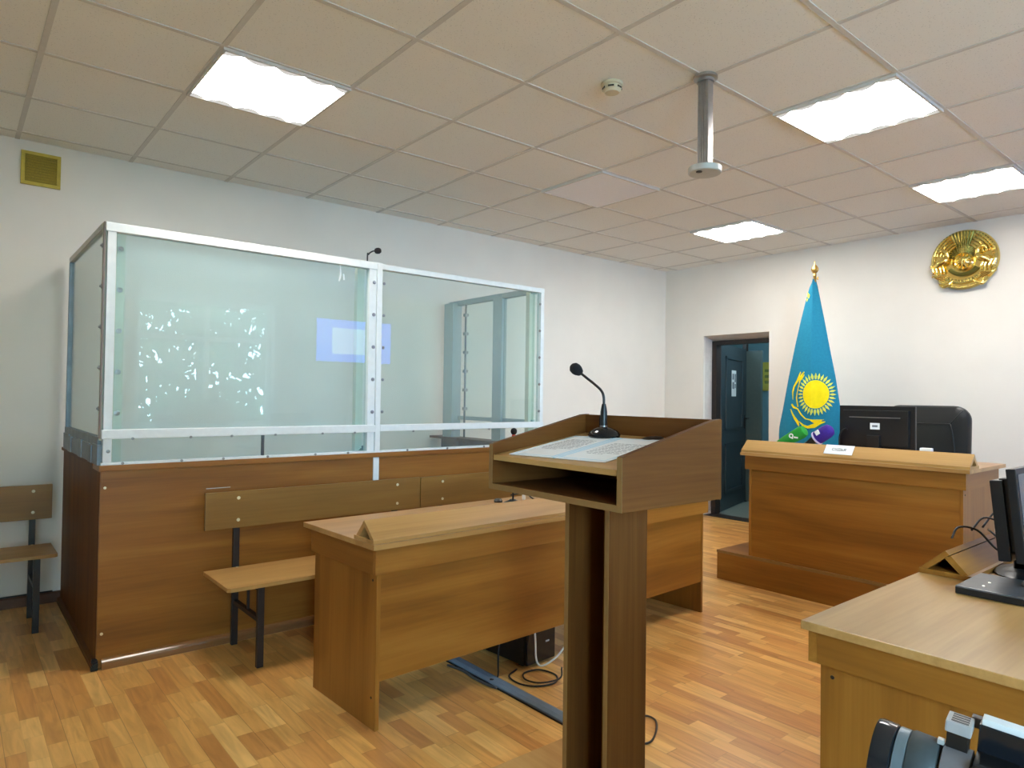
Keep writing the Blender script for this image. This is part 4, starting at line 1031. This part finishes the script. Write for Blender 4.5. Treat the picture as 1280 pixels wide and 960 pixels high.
# ================================================================== SEEN IN THE GLASS: television, trees in the yard
tv = thing('television', 'wall television with a blue screen, seen reflected in the dock glass', 'television', (RX, -1.88, 1.74))
obj('case', B(-.07, -.012, -.62, .62, 0, .66, bev=.006), 'black', tv)
obj('screen', B(-.0715, -.07, -.60, .60, .025, .64, bev=0), 'tv_blue', tv)
obj('window_on_screen', B(-.0722, -.0714, -.36, .20, .14, .52, bev=0), 'tv_pale', tv)
obj('wall_mount', B(-.012, 0, -.2, .2, .15, .5), 'black', tv)
def tree(x, y, h, label, seed, nl=1500, cr=1.5):
    r = random.Random(seed)
    t = thing('tree', label, 'tree', (x, y, -1.2), group='leafy trees outside the windows')
    bm = bmesh.new(); tube(bm, [(0, 0, 0), (.05, .03, h * .4), (.0, -.05, h * .85)], [.14, .1, .03], 10, 3)
    for k in range(9):
        a = r.random() * 2 * PI; z = h * (.35 + .5 * r.random()); tube(bm, [(.03, 0, z), (cr * .5 * math.cos(a), cr * .5 * math.sin(a), z + .4), (cr * .9 * math.cos(a), cr * .9 * math.sin(a), z + .6)], [.04, .02, .008], 6, 2)
    obj('trunk', bm, 'bark', t, smooth=True)
    bm = bmesh.new()
    for k in range(nl):
        a = r.random() * 2 * PI; u = r.random() ** .5; b = r.uniform(-1, 1)
        c = Vector((cr * u * math.cos(a) * (1 - b * b * .4), cr * u * math.sin(a) * (1 - b * b * .4), h * .66 + b * h * .34))
        R_ = Euler((r.random() * 3, r.random() * 3, r.random() * 6)).to_matrix(); s = .09 + .08 * r.random()
        vs = [bm.verts.new(c + R_ @ Vector(q) * s) for q in ((-1, 0, 0), (-.3, -.42, .06), (1, 0, 0), (-.3, .42, .06))]
        bm.faces.new(vs)
    obj('crown', bm, 'leaf', t)
tree(9.5, -3.3, 5.2, 'leafy tree outside the window nearer the television', 1, 3400, 1.45)
tree(10.3, -6.6, 5.6, 'leafy tree outside the window farther from the television', 2, 2200, 1.5)
struct('ground', B(RX + .3, RX + 14, -16, 8, -1.26, -1.2, bev=0), 'soil')

# ================================================================== LIGHT
SKY = 64.0
wd = bpy.data.worlds.new('World'); SC.world = wd; wd.use_nodes = True
nt = wd.node_tree; bg = nt.nodes['Background']
tc = N(nt, 'TexCoord'); sp = N(nt, 'SeparateXYZ'); L(nt, tc.outputs['Generated'], sp.inputs[0])
L(nt, ramp(nt, math_n(nt, 'ADD', math_n(nt, 'MULTIPLY', sp.outputs[2], .5), .5), [(.4, (.36, .54, .66, 1)), (.52, (.48, .76, 1, 1)), (1, (.36, .66, 1, 1))]), bg.inputs['Color'])
bg.inputs['Strength'].default_value = SKY
for a, b in WINS:
    ld_ = bpy.data.lights.new('window_portal', 'AREA'); ld_.shape = 'RECTANGLE'; ld_.size = WZ1 - WZ0; ld_.size_y = b - a; ld_.cycles.is_portal = True
    o = bpy.data.objects.new('window_portal', ld_); COL.objects.link(o); o.location = (RX + .26, (a + b) / 2, (WZ0 + WZ1) / 2); o.rotation_euler = (0, PI / 2, 0)
pl_ = bpy.data.lights.new('corridor_fill', 'POINT'); pl_.energy = 30; pl_.color = (.8, .95, 1); pl_.shadow_soft_size = .15  # unseen fill light added to brighten the corridor
o = bpy.data.objects.new('corridor_fill', pl_); COL.objects.link(o); o.location = (1.25, .75, 2.4)

# ================================================================== CAMERA
cam = bpy.data.cameras.new('camera'); co = bpy.data.objects.new('camera', cam); COL.objects.link(co)
cam.sensor_fit = 'HORIZONTAL'; cam.sensor_width = 36; cam.lens = 846.36 / 1280 * 36; cam.clip_start = .02
yaw, pit, rol = .8767, .0181, .0135
f = Vector((-math.sin(yaw) * math.cos(pit), math.cos(yaw) * math.cos(pit), math.sin(pit)))
r = Vector((math.cos(yaw), math.sin(yaw), 0)); u = r.cross(f)
r2 = math.cos(rol) * r + math.sin(rol) * u; u2 = -math.sin(rol) * r + math.cos(rol) * u
mw = Matrix.Identity(4)
for k in range(3): mw[k][0] = r2[k]; mw[k][1] = u2[k]; mw[k][2] = -f[k]
mw[0][3], mw[1][3], mw[2][3] = 4.9922, -6.5039, 1.2953
co.matrix_world = mw
SC.camera = co
vs = SC.view_settings
SC.display_settings.display_device = 'sRGB'
vs.view_transform = 'Standard'; vs.look = 'None'; vs.exposure = 0.0; vs.gamma = 1.0; vs.use_curve_mapping = False
SC.cycles.use_denoising = True
SC.cycles.max_bounces = 8; SC.cycles.transparent_max_bounces = 24; SC.cycles.diffuse_bounces = 5
SC.cycles.sample_clamp_indirect = 6.0; SC.cycles.caustics_reflective = False; SC.cycles.caustics_refractive = False
